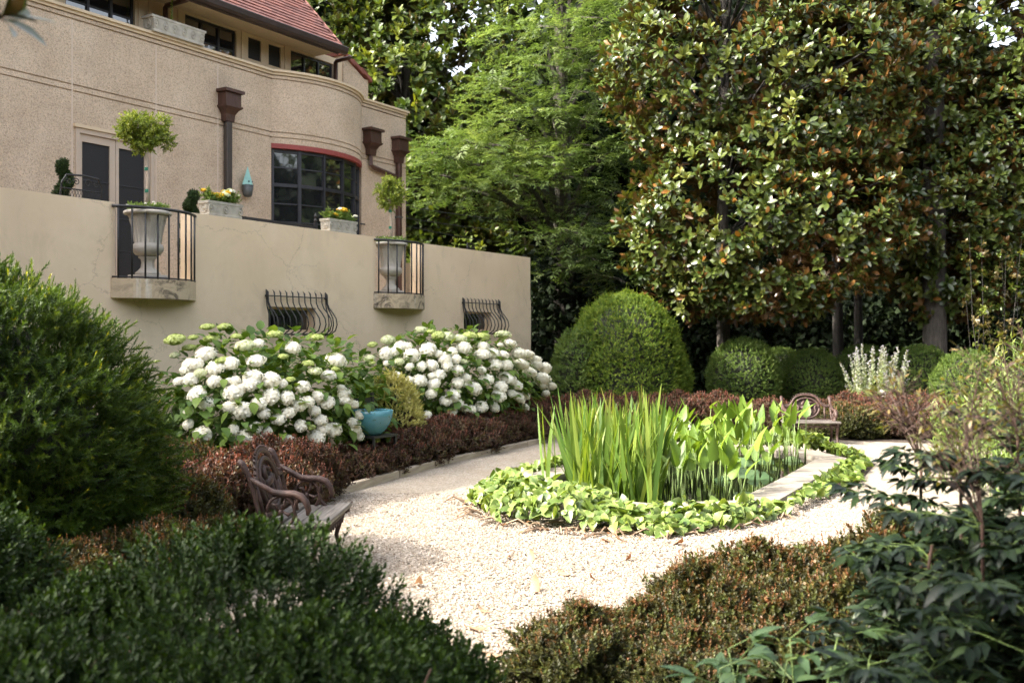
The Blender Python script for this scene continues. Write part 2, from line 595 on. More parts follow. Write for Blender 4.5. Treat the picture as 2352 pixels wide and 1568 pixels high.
    MAT['domeyew'] = mat_leaf('bright_yew_needles', (.05, .095, .010), (.095, .155, .016), (.15, .21, .025), tip=(.27, .30, .03), rough=.55, trans=.3, spec=.3)
    MAT['hedge'] = mat_leaf('dark_hedge_leaves', (.007, .017, .003), (.014, .031, .005), (.028, .055, .009), tip=(.05, .09, .010), rough=.55, trans=.22, spec=.18)
    MAT['box'] = mat_leaf('boxwood_leaves', (.045, .085, .015), (.085, .135, .025), (.14, .19, .042), rough=.5, trans=.28, spec=.35)
    MAT['barberry'] = mat_leaf('barberry_leaves', (.022, .026, .010), (.05, .055, .016), (.09, .115, .028), tip=(.25, .11, .05), rough=.48, trans=.3, spec=.32, tcol=(1.5, 1.05, .55))
    MAT['barberry_red'] = mat_leaf('red_barberry_leaves', (.04, .025, .017), (.085, .05, .034), (.085, .085, .032), tip=(.27, .105, .075), rough=.5, trans=.3, spec=.35, tcol=(1.5, .95, .6))
    MAT['magnolia'] = mat_leaf('magnolia_leaves', (.026, .046, .010), (.065, .09, .018), (.145, .16, .035), tip=(.20, .085, .018), back=(.12, .06, .018), rough=.3, trans=.14, spec=.5)
    MAT['magnolia_back'] = mat_leaf('yellow_green_magnolia_leaves', (.035, .06, .012), (.07, .105, .018), (.17, .19, .025), back=(.10, .075, .025), rough=.38, trans=.25)  # yellower green and more matte than the other magnolia leaves
    MAT['oak'] = mat_leaf('oak_leaves', (.065, .105, .028), (.13, .185, .058), (.22, .27, .10), rough=.5, trans=.38, tcol=(1.2, 1.25, .6))
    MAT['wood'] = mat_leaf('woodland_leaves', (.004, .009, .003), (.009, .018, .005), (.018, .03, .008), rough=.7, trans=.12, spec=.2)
    MAT['ivy'] = mat_leaf('ivy_leaves', (.055, .105, .018), (.115, .185, .03), (.20, .27, .055), rim=(.32, .36, .13), rough=.4, trans=.25)
    MAT['hydleaf'] = mat_leaf('hydrangea_leaves', (.05, .10, .02), (.095, .165, .03), (.17, .25, .045), rough=.55, trans=.34, spec=.35)
    MAT['white'] = mat_leaf('white_petals', (.80, .77, .62), (.91, .885, .775), (.94, .925, .84), rough=.7, trans=.25, tcol=(1, .98, .88))
    MAT['lime'] = mat_leaf('lime_petals', (.34, .42, .09), (.46, .54, .15), (.60, .64, .30), rough=.7, trans=.25, tcol=(1.1, 1.1, .7))
    MAT['pale'] = mat_leaf('pale_green_petals', (.52, .57, .26), (.66, .69, .42), (.74, .76, .56), rough=.7, trans=.25, tcol=(1, 1, .8))
    MAT['iris'] = mat_leaf('iris_blades', (.05, .105, .018), (.115, .19, .032), (.22, .28, .055), tip=(.30, .26, .07), rough=.45, trans=.33, spec=.35)
    MAT['pick'] = mat_leaf('water_plant_leaves', (.06, .115, .014), (.12, .20, .025), (.20, .28, .045), rough=.45, trans=.32, spec=.35)
    MAT['pad'] = mat_leaf('water_lily_pad', (.05, .10, .04), (.09, .15, .06), (.13, .19, .08), rough=.35, trans=.2)
    MAT['nandina'] = mat_leaf('nandina_leaflets', (.006, .013, .006), (.012, .024, .011), (.035, .06, .018), rough=.45, trans=.18, spec=.3)
    MAT['nandina_young'] = mat_leaf('young_nandina_leaflets', (.09, .12, .03), (.16, .17, .045), (.22, .15, .06), rough=.4, trans=.35)
    MAT['peony'] = mat_leaf('peony_leaves', (.04, .085, .032), (.07, .125, .048), (.11, .175, .065), rough=.42, trans=.25)
    MAT['gold'] = mat_leaf('golden_conifer_sprays', (.30, .28, .08), (.46, .43, .15), (.60, .57, .26), rough=.7, trans=.25)
    MAT['sage'] = mat_leaf('pale_sage_leaves', (.15, .19, .085), (.25, .30, .145), (.35, .39, .21), tip=(.29, .27, .33), rough=.7, trans=.3)
    MAT['lance'] = mat_leaf('bright_lance_leaves', (.08, .135, .02), (.145, .21, .038), (.22, .29, .065), tip=(.40, .42, .25), rough=.45, trans=.3)
    MAT['topiary'] = mat_leaf('topiary_leaves', (.12, .17, .025), (.24, .30, .045), (.42, .46, .10), rough=.45, trans=.35)
    MAT['spiral'] = mat_leaf('spiral_conifer_needles', (.02, .045, .012), (.04, .075, .018), (.07, .12, .03), rough=.5, trans=.2)
    MAT['yellow'] = mat_leaf('yellow_petals', (.66, .36, .01), (.78, .48, .01), (.85, .62, .03), rough=.6, trans=.2, tcol=(1, 1, .6))
    MAT['bedleaf'] = mat_leaf('bedding_leaves', (.10, .17, .03), (.16, .25, .05), (.25, .33, .08), rough=.5, trans=.3)
    MAT['deadleaf'] = mat_leaf('fallen_leaf_brown', (.22, .10, .045), (.34, .18, .09), (.48, .32, .20), back=(.42, .28, .17), rough=.6, trans=.2, tcol=(1.2, .9, .6))
    MAT['deadstem'] = mat_simple('dry_ivy_stems', (.12, .075, .045), (.30, .21, .14), 8, .85)


make_materials()

# ------------------------------------------------------------------ foliage engine
class T:
    """triangle template: vertices, triangles, tip value per vertex"""

    def __init__(self, v, f, tip=None):
        self.v = np.array(v, float).reshape(-1, 3)
        self.f = np.array(f, int).reshape(-1, 3)
        self.tip = np.zeros(len(self.v)) if tip is None else np.array(tip, float)


def join(ts):
    v, f, tip, b = [], [], [], 0
    for t in ts:
        v.append(t.v); f.append(t.f + b); tip.append(t.tip); b += len(t.v)
    return T(np.vstack(v), np.vstack(f), np.concatenate(tip))


def place(t, R=None, p=(0, 0, 0), s=1.0, tip=None):
    v = t.v * s
    if R is not None: v = v @ np.array(R).T
    return T(v + np.array(p), t.f, t.tip if tip is None else np.full(len(t.v), tip))


def aim(d, hint=(0, 0, 1)):
    """matrix whose z column is d and whose y column is as near to hint as can be"""
    d = np.array(d, float); d /= np.linalg.norm(d)
    h = np.array(hint, float)
    y = h - d * h.dot(d)
    if np.linalg.norm(y) < 1e-4:
        y = np.array((1, .2, .1)) - d * d[0]
    y /= np.linalg.norm(y)
    x = np.cross(y, d)
    return np.stack([x, y, d], 1)


def leaf2(Ln, Wd, fold=.15):
    """pointed leaf of two triangles along z, upper side towards +y"""
    return T([(0, 0, 0), (-Wd / 2, fold * Wd, Ln * .45), (Wd / 2, fold * Wd, Ln * .45), (0, 0, Ln)], [(0, 1, 3), (0, 3, 2)])


def leaf_long(Ln, Wd, prof, curve=.0, fold=.12, tipv=0.0, rimv=0.0):
    """leaf with midrib: prof = [(t, halfwidth factor)], bends towards -y by curve"""
    v, f, tp = [], [], []
    n = len(prof)
    for i, (t, w) in enumerate(prof):
        a = curve * t
        z = Ln * (sin(a) / curve if abs(curve) > 1e-4 else t)
        y = -Ln * ((1 - cos(a)) / curve if abs(curve) > 1e-4 else 0)
        h = Wd / 2 * w
        v += [(0, y, z), (-h, y + fold * h, z), (h, y + fold * h, z)]
        tp += [tipv * t, max(rimv, tipv * t), max(rimv, tipv * t)]
    for i in range(n - 1):
        a, b = 3 * i, 3 * i + 3
        if prof[i + 1][1] < 1e-6:
            f += [(a, b, a + 1), (a, a + 2, b)]
        elif prof[i][1] < 1e-6:
            f += [(a, b, b + 1), (a, b + 2, b)]
        else:
            f += [(a, b, b + 1), (a, b + 1, a + 1), (a, a + 2, b + 2), (a, b + 2, b)]
    f = [(a, c, b) for a, b, c in f]          # upper face towards +y
    return T(v, f, tp)


def stemT(Ln, r):
    return T([(r, 0, 0), (-r * .5, r * .87, 0), (-r * .5, -r * .87, 0), (0, 0, Ln)], [(0, 1, 3), (1, 2, 3), (2, 0, 3)])


def shoot(n, Ln, leaf, ang0=60, ang1=25, seed=0, z0=.05, stem=.0015, tipfrom=.75, flat=False, jit=.2):
    """upright shoot: n leaves spiralling round a stem of length Ln"""
    r = np.random.default_rng(seed)
    ts = [stemT(Ln, stem)] if stem else []
    for i in range(n):
        t = z0 + (1 - z0) * (i + .5) / n
        az = (i * 2.4 + r.normal() * .3) if not flat else ((i % 2) * pi + r.normal() * .35)
        an = radians(ang0 + (ang1 - ang0) * t + r.normal() * 8)
        d = (cos(az) * sin(an), sin(az) * sin(an), cos(an))
        tv = max(0, (t - tipfrom) / (1 - tipfrom + 1e-6))
        ts.append(place(leaf, aim(d, (0, 0, 1)), (0, 0, Ln * t), 1 + r.uniform(-jit, jit) - .35 * max(0, t - .8) * 3, tv))
    return join(ts)


def frames(D, seed=0, hint=None):
    """(n,3,3) frames with z = D, random roll (or y near hint)"""
    D = np.asarray(D, float)
    D = D / np.linalg.norm(D, axis=1, keepdims=True)
    r = np.random.default_rng(seed)
    h = r.normal(size=D.shape) if hint is None else np.broadcast_to(np.asarray(hint, float), D.shape) + r.normal(size=D.shape) * .05
    y = h - D * (h * D).sum(1, keepdims=True)
    y /= np.linalg.norm(y, axis=1, keepdims=True) + 1e-9
    x = np.cross(y, D)
    return np.stack([x, y, D], 2)


def tri_mesh(name, V, Fc, mat, tint=None, tip=None, smooth=False):
    me = bpy.data.meshes.new(name)
    V = np.ascontiguousarray(V, np.float32); Fc = np.ascontiguousarray(Fc, np.int32)
    me.vertices.add(len(V)); me.vertices.foreach_set('co', V.ravel())
    me.loops.add(Fc.size); me.loops.foreach_set('vertex_index', Fc.ravel())
    me.polygons.add(len(Fc))
    me.polygons.foreach_set('loop_start', np.arange(0, Fc.size, 3, dtype=np.int32))
    me.polygons.foreach_set('loop_total', np.full(len(Fc), 3, np.int32))
    for nm, a in (('tint', tint), ('tip', tip)):
        if a is not None:
            at_ = me.attributes.new(nm, 'FLOAT', 'POINT')
            at_.data.foreach_set('value', np.ascontiguousarray(a, np.float32))
    if mat: me.materials.append(mat)
    me.update(calc_edges=True)
    return me


def scatter(name, ts, pos, D, scale, mat, seed=0, hint=None, tint=None, tipk=None, extra=None):
    """one mesh of many template copies; ts may be a list of variants"""
    if isinstance(ts, T): ts = [ts]
    r = np.random.default_rng(seed + 11)
    pos = np.asarray(pos, float)
    n = len(pos)
    R = frames(D, seed, hint) * np.broadcast_to(np.asarray(scale, float).reshape(-1, 1, 1), (n, 1, 1))
    if tint is None: tint = r.random(n)
    if tipk is None: tipk = np.ones(n)
    VV, FF, TI, TP, b = [], [], [], [], 0
    which = r.integers(0, len(ts), n)
    for k, t in enumerate(ts):
        ix = np.where(which == k)[0]
        if len(ix) == 0: continue
        v = np.einsum('nij,kj->nki', R[ix], t.v) + pos[ix][:, None, :]
        m = len(t.v)
        f = t.f[None] + (np.arange(len(ix)) * m)[:, None, None] + b
        VV.append(v.reshape(-1, 3)); FF.append(f.reshape(-1, 3))
        TI.append(np.repeat(tint[ix], m)); TP.append((t.tip[None] * tipk[ix][:, None]).ravel())
        b += len(ix) * m
    if extra is not None:
        v, f = extra
        VV.append(v); FF.append(np.asarray(f) + b); TI.append(np.full(len(v), .1)); TP.append(np.zeros(len(v)))
    return tri_mesh(name, np.vstack(VV), np.vstack(FF), mat, np.concatenate(TI), np.concatenate(TP))


def lumps(dirs, seed, k=9, freq=4.0):
    r = np.random.default_rng(seed)
    s = np.zeros(len(dirs))
    for i in range(k):
        w = r.normal(size=3) * freq * (1 + .25 * i)
        s += np.sin(dirs @ w + r.uniform(0, 6.28)) / (1 + .25 * i)
    return s / k


def revolve(n, prof, seed, sx=1.0, sy=1.0, amp=.12, shell=(.86, 1.0), freq=4.0, zmin=None):
    """points and outward normals on a lumpy solid of revolution, prof = [(r,z)...] bottom to top"""
    r = np.random.default_rng(seed)
    P = np.array(prof, float)
    seg = np.linalg.norm(np.diff(P, axis=0), axis=1) * (P[1:, 0] + P[:-1, 0] + .02)
    cs = np.cumsum(seg) / seg.sum()
    k = np.searchsorted(cs, r.random(n))
    k = np.clip(k, 0, len(P) - 2)
    a = r.random(n)
    rz = P[k] * (1 - a)[:, None] + P[k + 1] * a[:, None]
    dz = P[k + 1] - P[k]
    az = r.uniform(0, 2 * pi, n)
    nr, nz = dz[:, 1], -dz[:, 0]
    ln = np.sqrt(nr ** 2 + nz ** 2) + 1e-9
    nrm = np.stack([np.cos(az) * nr / ln / sx, np.sin(az) * nr / ln / sy, nz / ln], 1)
    zc = P[:, 1].mean()
    dirs = np.stack([np.cos(az) * rz[:, 0], np.sin(az) * rz[:, 0], rz[:, 1] - zc], 1)
    lm = lumps(dirs, seed + 5, freq=freq / max(P[:, 0].max(), .05)) * amp * 3
    s = r.uniform(*shell, n) + lm
    pos = np.stack([dirs[:, 0] * s * sx, dirs[:, 1] * s * sy, dirs[:, 2] * s + zc], 1)
    if zmin is not None:
        keep = pos[:, 2] > zmin
        return pos[keep], nrm[keep]
    return pos, nrm


def dome(r, h, zb=0.0, k=10, power=.5):
    """profile of a rounded mound standing on the ground"""
    out = []
    for i in range(k + 1):
        t = i / k
        z = zb + (h - zb) * t
        out.append((r * max(.0, 1 - t ** 2.4) ** power * (0.86 + .14 * min(1, t * 4)), z))
    return out


def ball_prof(r, zc, k=12, rz=None):
    rz = rz or r
    return [(r * sin(pi * i / k), zc - rz * cos(pi * i / k)) for i in range(k + 1)]


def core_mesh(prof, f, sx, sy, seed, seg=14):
    """solid core added inside a bush or flower head"""
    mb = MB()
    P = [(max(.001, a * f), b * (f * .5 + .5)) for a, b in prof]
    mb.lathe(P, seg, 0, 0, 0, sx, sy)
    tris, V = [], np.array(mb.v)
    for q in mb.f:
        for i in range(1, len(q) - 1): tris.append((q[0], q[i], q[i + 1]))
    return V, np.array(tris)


def bush_mesh(name, prof, ts, n, mat, seed, sx=1, sy=1, amp=.1, shell=(.8, 1), up=.5, jit=.35, scale=(.8, 1.25), freq=4.0, core=.72, tipk=None, bands=0):
    pos, nrm = revolve(n, prof, seed, sx, sy, amp, shell, freq, zmin=.01)
    r = np.random.default_rng(seed + 3)
    D = nrm + np.array((0, 0, up)) + r.normal(size=nrm.shape) * jit
    sc = r.uniform(*scale, len(pos))
    tk = r.random(len(pos)) ** 2 if tipk is None else tipk(pos, nrm, r)
    tint = np.clip(r.normal(.5, .22, len(pos)) + lumps(pos, seed + 8, freq=5) * .5, 0, 1)
    me = scatter(name, ts, pos, D, sc, mat, seed, tint=tint, tipk=tk)
    return me


def bush_core(prof, f, parent, sx=1, sy=1, name='dark_core'):  # solid dark core added to block the view through the leaves
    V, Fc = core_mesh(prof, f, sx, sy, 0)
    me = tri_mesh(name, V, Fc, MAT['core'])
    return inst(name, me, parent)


# templates shared by several plants
PR_OV = [(0, 0), (.15, .55), (.4, 1), (.7, .7), (1, 0)]
PR_MAG = [(0, .05), (.3, .75), (.62, 1), (.86, .62), (1, 0)]
PR_LAN = [(0, .05), (.25, .8), (.5, 1), (.78, .55), (1, 0)]


def rosette(seed, n=9, Ln=.18, Wd=.074):
    """whorl of magnolia leaves round a shoot tip, all joined at the shoot"""
    r = np.random.default_rng(seed)
    ts = [stemT(.10, .006)]           # the bronze leaves stand up in the middle of the whorl
    ts[0] = place(ts[0], np.diag([1, 1, -1.0]), (0, 0, .02))
    for i in range(n):
        az = i * 2.4 + r.normal() * .25
        an = radians(r.uniform(18, 95) if i > 2 else r.uniform(8, 35))
        l = leaf_long(Ln * r.uniform(.75, 1.12), Wd * r.uniform(.85, 1.1), PR_MAG, curve=r.uniform(.1, .7), fold=.22)
        d = (cos(az) * sin(an), sin(az) * sin(an), cos(an))
        rust = .9 if (i < 3 and r.random() < .2) else 0.0
        ts.append(place(l, aim(d, (0, 0, 1)), (0, 0, r.uniform(-.03, .02)), 1.0, rust))
    return join(ts)


ROS = [rosette(i) for i in range(5)]
YEWSH = [shoot(34, .16, T([(-.005, 0, 0), (.005, 0, 0), (0, .002, .030)], [(0, 1, 2)]), 72, 35, seed=i, stem=.003, tipfrom=.8) for i in range(4)]
YEWTALL = [shoot(44, .26, T([(-.0045, 0, 0), (.0045, 0, 0), (0, .002, .028)], [(0, 1, 2)]), 62, 30, seed=20 + i, stem=.003, tipfrom=.8) for i in range(3)]
DOMESH = [shoot(15, .075, T([(-.0055, 0, 0), (.0055, 0, 0), (0, .003, .034)], [(0, 1, 2)]), 78, 40, seed=40 + i, stem=.003, tipfrom=.4) for i in range(3)]
HEDSH = [shoot(12, .10, leaf2(.027, .013, .2), 68, 25, seed=60 + i, stem=.0018, tipfrom=.55) for i in range(4)]
BOXSH = [shoot(9, .075, leaf2(.034, .020, .2), 72, 25, seed=70 + i, stem=0) for i in range(4)]
BARSH = [shoot(9, .062, leaf2(.024, .015, .2), 72, 22, seed=80 + i, stem=.0012, tipfrom=.35) for i in range(4)]
BARTALL = [shoot(13, .11, leaf2(.017, .0095, .2), 60, 22, seed=90 + i, stem=.0014, tipfrom=.2) for i in range(3)]
TOPSH = [shoot(9, .09, leaf2(.038, .019, .2), 75, 25, seed=100 + i, stem=.0015, tipfrom=.5) for i in range(3)]
GOLDSH = [shoot(12, .07, leaf2(.024, .011, .2), 60, 20, seed=110 + i, stem=0, tipfrom=.5) for i in range(3)]


def oak_spray(seed):
    """flat twig with alternate narrow leaves"""
    r = np.random.default_rng(seed)
    ts = [stemT(.5, .004)]
    for i in range(15):
        t = .12 + .88 * i / 14
        s = 1 if i % 2 else -1
        an = radians(r.uniform(30, 75))
        d = (s * sin(an), r.normal() * .25 - .1, cos(an))
        ts.append(place(leaf2(r.uniform(.10, .15), .036, .2), aim(d, (0, 1, 0)), (0, 0, .5 * t)))
    return join(ts)


OAKSP = [oak_spray(i) for i in range(4)]


def clump(seed, k=6, s=.3):
    r = np.random.default_rng(seed)
    ts = []
    for i in range(k):
        d = r.normal(size=3)
        ts.append(place(leaf2(s * r.uniform(.6, 1), s * .55, .2), aim(d, r.normal(size=3)), r.normal(size=3) * s * .5))
    return join(ts)


CLUMP = [clump(i) for i in range(5)]

# ================================================================== THE SETTING
def flat(name, pts, z, mat, kind='structure'):
    me = bpy.data.meshes.new(name)
    me.from_pydata([(p[0], p[1], z) for p in pts], [], [tuple(range(len(pts)))])
    me.materials.append(mat)
    o = inst(name, me, None)
    return tag(o, kind=kind)


g = flat('ground', [(120 * cos(2 * pi * i / 48), 20 + 120 * sin(2 * pi * i / 48)) for i in range(48)], 0.0, MAT['mulch'])


def timber_w(u):
    return float(np.interp(u, [-4.2, -2.5, 0, 4, 5.5], [6.05, 5.83, 5.3, 4.94, 4.75]))


edge_pts = [hw(u, timber_w(u)) for u in np.linspace(-4.0, 5.2, 24)]
GRAVEL = [(-0.3, 2.6), (-0.75, 4.4), (-1.7, 5.4), (-2.3, 6.4)] + [(p.x, p.y) for p in edge_pts] + \
    [(2.4, 17.5), (3.3, 16.7), (4.2, 15.75), (5.4, 15.75), (6.6, 15.4), (7.6, 14.2), (7.0, 12), (5.4, 9.6), (3.9, 7.6), (2.7, 6.5), (1.9, 6.15), (1.1, 5.75), (.45, 5.15), (.08, 4.5), (.08, 2.6)]
flat('gravel_path', GRAVEL, 0.012, MAT['gravel'])


def inside(poly, X, Y):
    c = np.zeros(len(X), bool)
    n = len(poly)
    for i in range(n):
        x0, y0 = poly[i][:2]; x1, y1 = poly[(i + 1) % n][:2]
        if y0 == y1: continue
        k = ((y0 > Y) != (y1 > Y)) & (X < (x1 - x0) * (Y - y0) / (y1 - y0) + x0)
        c ^= k
    return c


# loose stones lying on the path, dense near the viewer
def pebbles():
    r = np.random.default_rng(3)
    n = 230000
    Y = 4.2 + 6.3 * r.random(n) ** 1.35
    X = r.uniform(-2.6, 3.6, n)
    ok = inside(GRAVEL, X, Y)
    X, Y = X[ok], Y[ok]
    n = len(X)
    base = T([(1, 0, 0), (0, 1, 0), (-1, .1, 0), (0, -1, 0), (.1, .1, .62), (-.05, 0, -.4)],
             [(0, 1, 4), (1, 2, 4), (2, 3, 4), (3, 0, 4)])
    vs = [T(base.v + r.normal(size=base.v.shape) * .22, base.f) for _ in range(6)]
    s = np.clip(r.lognormal(math.log(.0062), .35, n), .003, .016)
    D = np.array([(0, 0, 1.0)]) + r.normal(size=(n, 3)) * .25
    pos = np.stack([X, Y, .013 + s * .15 + r.random(n) * .006], 1)
    me = scatter('gravel', vs, pos, D, s, MAT['pebble'], 5)
    tag(inst('gravel', me, None), kind='stuff')


pebbles()

# timber boards that hold the bed back
edging = thing('timber_edging', 'low grey timber boards edging the gravel path below the barberry hedge', 'garden edging', hw(0, 5.3))
us = [-4.0, -2.55, -1.2, .15, 1.35, 2.5, 3.8, 5.2]
for i in range(len(us) - 1):
    a, b = hw(us[i] + .012, timber_w(us[i] + .012)), hw(us[i + 1] - .012, timber_w(us[i + 1] - .012))
    ln = (b - a).length
    mb = MB().cbox(0, ln, -.045, .045, -.02, .095 + .01 * random.uniform(-1, 1), .008)
    M = Matrix.Translation(a - edging.location) @ Matrix.Rotation(atan2(b.y - a.y, b.x - a.x), 4, 'Z') @ Matrix.Rotation(radians(random.uniform(-3, 3)), 4, 'X')
    mb.build('timber_board', MAT['timber'], edging, M=M)

# ------------------------------------------------------------------ the terrace wall
TW = thing('terrace_wall', 'long cream rendered terrace wall with cracks and two small balconies', 'wall', (OX, OY, 0), HANG)
WT, WW = 3.27, 2.5           # top of wall, distance before the house
G1 = (u_at(264, WW), u_at(443, WW)); G2 = (u_at(863, WW), u_at(968, WW))
ZS = 2.36                    # balcony slab top
UE = u_at(1218, WW)
GR1 = (u_at(609, WW), u_at(745, WW)); GR2 = (u_at(1061, WW), u_at(1143, WW))
hol = [(GR1[0] + .06, GR1[0] + 1.02, 1.73, 2.09), (GR2[0] + .06, GR2[0] + .98, 1.77, 2.13)]
mb = MB()
for (a, b) in ((-17.5, G1[0]), (G1[0], G1[1]), (G1[1], G2[0]), (G2[0], G2[1]), (G2[1], UE)):
    top = WT if (a, b) not in (G1, G2) else ZS - .02
    wall_holes(mb, a, b, -.1, top, -WW, -WW + .24, [h for h in hol if a < h[0] < b])
mb.build('wall_face', MAT['cream'], TW)
# return wall at the far end and its thicker foot
mb = MB().box(UE - .24, UE - .002, -WW + .242, 1.0, -.1, WT - .01)
mb.build('return_wall', MAT['cream'], TW)
MB().box(UE - .2, UE + .03, -WW + .003, -WW + .9, -.1, 2.42).build('wall_foot', MAT['cream'], TW)
MB().box(-17.5, UE - .245, -WW + .245, -.02, 2.15, 2.33).build('terrace_floor', MAT['trim'], TW)
for i, h in enumerate(hol):
    f = MB()
    y0, y1 = -WW + .13, -WW + .17
    f.box(h[0], h[1], y0, y1, h[2], h[2] + .035).box(h[0], h[1], y0, y1, h[3] - .035, h[3])
    f.box(h[0], h[0] + .035, y0, y1, h[2] + .035, h[3] - .035).box(h[1] - .035, h[1], y0, y1, h[2] + .035, h[3] - .035)
    wf = f.build('window', MAT['trim'], TW)
    MB().box(h[0] + .035, h[1] - .035, -WW + .148, -WW + .156, h[2] + .035, h[3] - .035).build('pane', MAT['glass'], wf)


def arc(u0, u1, sag, n=12):
    c = (u1 - u0) / 2
    R = (c * c + sag * sag) / (2 * sag)
    th = math.asin(c / R)
    return [((u0 + u1) / 2 + R * sin(-th + 2 * th * i / n), R * cos(-th + 2 * th * i / n) - R * cos(th)) for i in range(n + 1)]


def balcony(gap, nb, label):
    a = arc(gap[0] - .06, gap[1] + .04, .30, 14)
    pts = [(u, -WW - w - .012) for u, w in a] + [(gap[1] + .04, -WW + .02), (gap[0] - .06, -WW + .02)]
    sl = MB().prism(pts, ZS - .235, ZS)
    s = sl.build('balcony_slab', MAT['slab'], TW)
    pts2 = [(gap[0] + .003, -WW - .02), (gap[1] - .003, -WW - .02), (gap[1] - .003, -WW + .6), (gap[0] + .003, -WW + .6)]
    a2 = arc(gap[0] - .05, gap[1] + .03, .25, 16)
    path = [(u, -WW - w - .01, WT - .045) for u, w in a2]
    r = bpy.data.objects.new('balcony_railing', None); COL.objects.link(r); r.parent = TW
    MB().tube(path, .019, 8).build('handrail', MAT['iron'], r, True)
    MB().tube([(u, -WW - w - .01, ZS + .018) for u, w in a2], .011, 6).build('bottom_rail', MAT['iron'], r, True)
    bar = None
    for i in range(nb):
        t = (i + .45) / (nb - .15) * 16
        k = min(15, int(t)); f = t - k
        u = a2[k][0] * (1 - f) + a2[k + 1][0] * f; w = a2[k][1] * (1 - f) + a2[k + 1][1] * f
        if bar is None:
            bar = MB().tube([(0, 0, ZS - .01), (0, 0, WT - .05)], .0125, 6).mesh('baluster', MAT['iron'], True)
        inst('baluster', bar, r, Matrix.Translation((u, -WW - w - .01, 0)))
    return r


balcony(G1, 9, 'a'); balcony(G2, 9, 'b')


def grille(g, zb, zt):
    """belly grille of bent bars with spear tips"""
    r = bpy.data.objects.new('window_grille', None); COL.objects.link(r); r.parent = TW
    W_ = g[1] - g[0]
    prof = [(.02, 0), (.13, .02), (.22, .07), (.255, .16), (.235, .25), (.17, .33), (.10, .40), (.065, .47), (.06, .55), (.055, .60), (.02, .64)]
    k = (zt - zb) / .64
    P = [Vector((0, -WW - w, zb + z * k)) for w, z in prof]
    bar = MB().tube(P, [.009] * 9 + [.012, .002], 6).mesh('bar', MAT['iron'], True)
    n = 11
    for i in range(n):
        inst('bar', bar, r, Matrix.Translation((g[0] + W_ * i / (n - 1), 0, 0)))
    for s in (0, 1):          # side bars closer to the wall
        for f in (.35, .7):
            Q = [Vector((0, -WW - w * f - .005, zb + z * k)) for w, z in prof]
            MB().tube(Q, [.009] * 9 + [.012, .002], 6).build('side_bar', MAT['iron'], r, True, Matrix.Translation((g[s], 0, 0)))
        c = MB()
        for (z, w) in ((zb + .55 * k, .062), (zb + .02 * k, .11)):
            c.tube([(g[s], -WW - w, z), (g[s], -WW + .01, z)], .008, 5)
            c.ball((g[s], -WW - .02, z), .02)
        c.build('fixing', MAT['iron'], r)
    MB().tube([(g[0], -WW - .062, zb + .55 * k), (g[1], -WW - .062, zb + .55 * k)], .009, 6).build('top_rail', MAT['iron'], r)
    MB().tube([(g[0], -WW - .125, zb + .02 * k), (g[1], -WW - .125, zb + .02 * k)], .009, 6).build('bottom_bar', MAT['iron'], r)


grille(GR1, 1.68, 2.33); grille(GR2, 1.71, 2.38)

# ------------------------------------------------------------------ the house
HS = thing('house', 'pebble-dashed beige house with curved bay, black windows and red tiled roof', 'house', (OX, OY, 0), HANG)
UB0, UB1 = u_at(623, 0), u_at(830, 0)       # bay
UR = u_at(932, 0)                            # right corner
ZP = 6.36                                    # parapet top
ZG = 5.22                                    # double groove
DOOR = (u_at(172, 0), u_at(352, 0), 2.33, 4.66)
J = [-17.0, -11.0, -7.4, -4.4, DOOR[0] - .045, DOOR[1] + .05, u_at(500, 0), UB0]
RB = 1.875
cb = (UB1 - UB0) / 2
TH = math.asin(cb / RB)
bay = lambda R, n=18: [((UB0 + UB1) / 2 + R * sin(-TH + 2 * TH * i / n), -(R * cos(-TH + 2 * TH * i / n) - RB * cos(TH))) for i in range(n + 1)]
ZB = 2.2
G = .011                                     # half width of a groove
rows = [(ZB, ZG - .045 - G), (ZG - .045 + G, ZG + .045 - G), (ZG + .045 + G, 6.19)]
for i in range(len(J) - 1):
    a, b = J[i] + (.006 if i else 0), J[i + 1] - (.006 if i < len(J) - 2 else .002)
    for (z0, z1) in rows:
        mb = MB()
        hs = [DOOR] if (DOOR[0] > a and DOOR[1] < b and z0 < DOOR[3]) else []
        wall_holes(mb, a, b, z0, z1, 0.0, .2, [(h[0], h[1], z0 - .01, h[3]) for h in hs])
        mb.build('wall_panel', MAT['dash'], HS)
for (a, b) in ((UB1 + .002, UR),):
    for (z0, z1) in rows:
        MB().box(a, b, 0, .2, z0, z1).build('wall_panel', MAT['dash'], HS)
# lighter joint filler and the dark back of the grooves
for j in J[1:-1]:
    MB().box(j - .0115, j + .0115, -.002, .1, ZB, 6.185).build('joint_filler', MAT['caulk'], HS)
MB().box(-17, UB0 - .01, .02, .15, ZG - .07, ZG + .07).box(UB1 + .01, UR - .02, .02, .15, ZG - .07, ZG + .07).box(-17, UB0 - .01, .02, .15, 6.15, 6.27).build('groove_back', MAT['dash'], HS)
# bay: curved bands above the lintel
ZL = 4.985
for (z0, z1) in ((ZL + .085, ZG - .045 - G), (ZG - .045 + G, ZG + .045 - G), (ZG + .045 + G, 6.19)):
    MB().strip(bay(RB), z0, z1, bay(RB - .2)).build('bay_band', MAT['dash'], HS, False)
MB().strip(bay(RB - .02), ZG - .07, ZG + .07, bay(RB - .16)).build('groove_back', MAT['dash'], HS)
MB().strip(bay(RB - .02), 6.15, 6.27, bay(RB - .16)).build('groove_back', MAT['dash'], HS)
MB().strip(bay(RB + .012), ZL, ZL + .083, bay(RB - .2)).build('lintel', MAT['red'], HS)


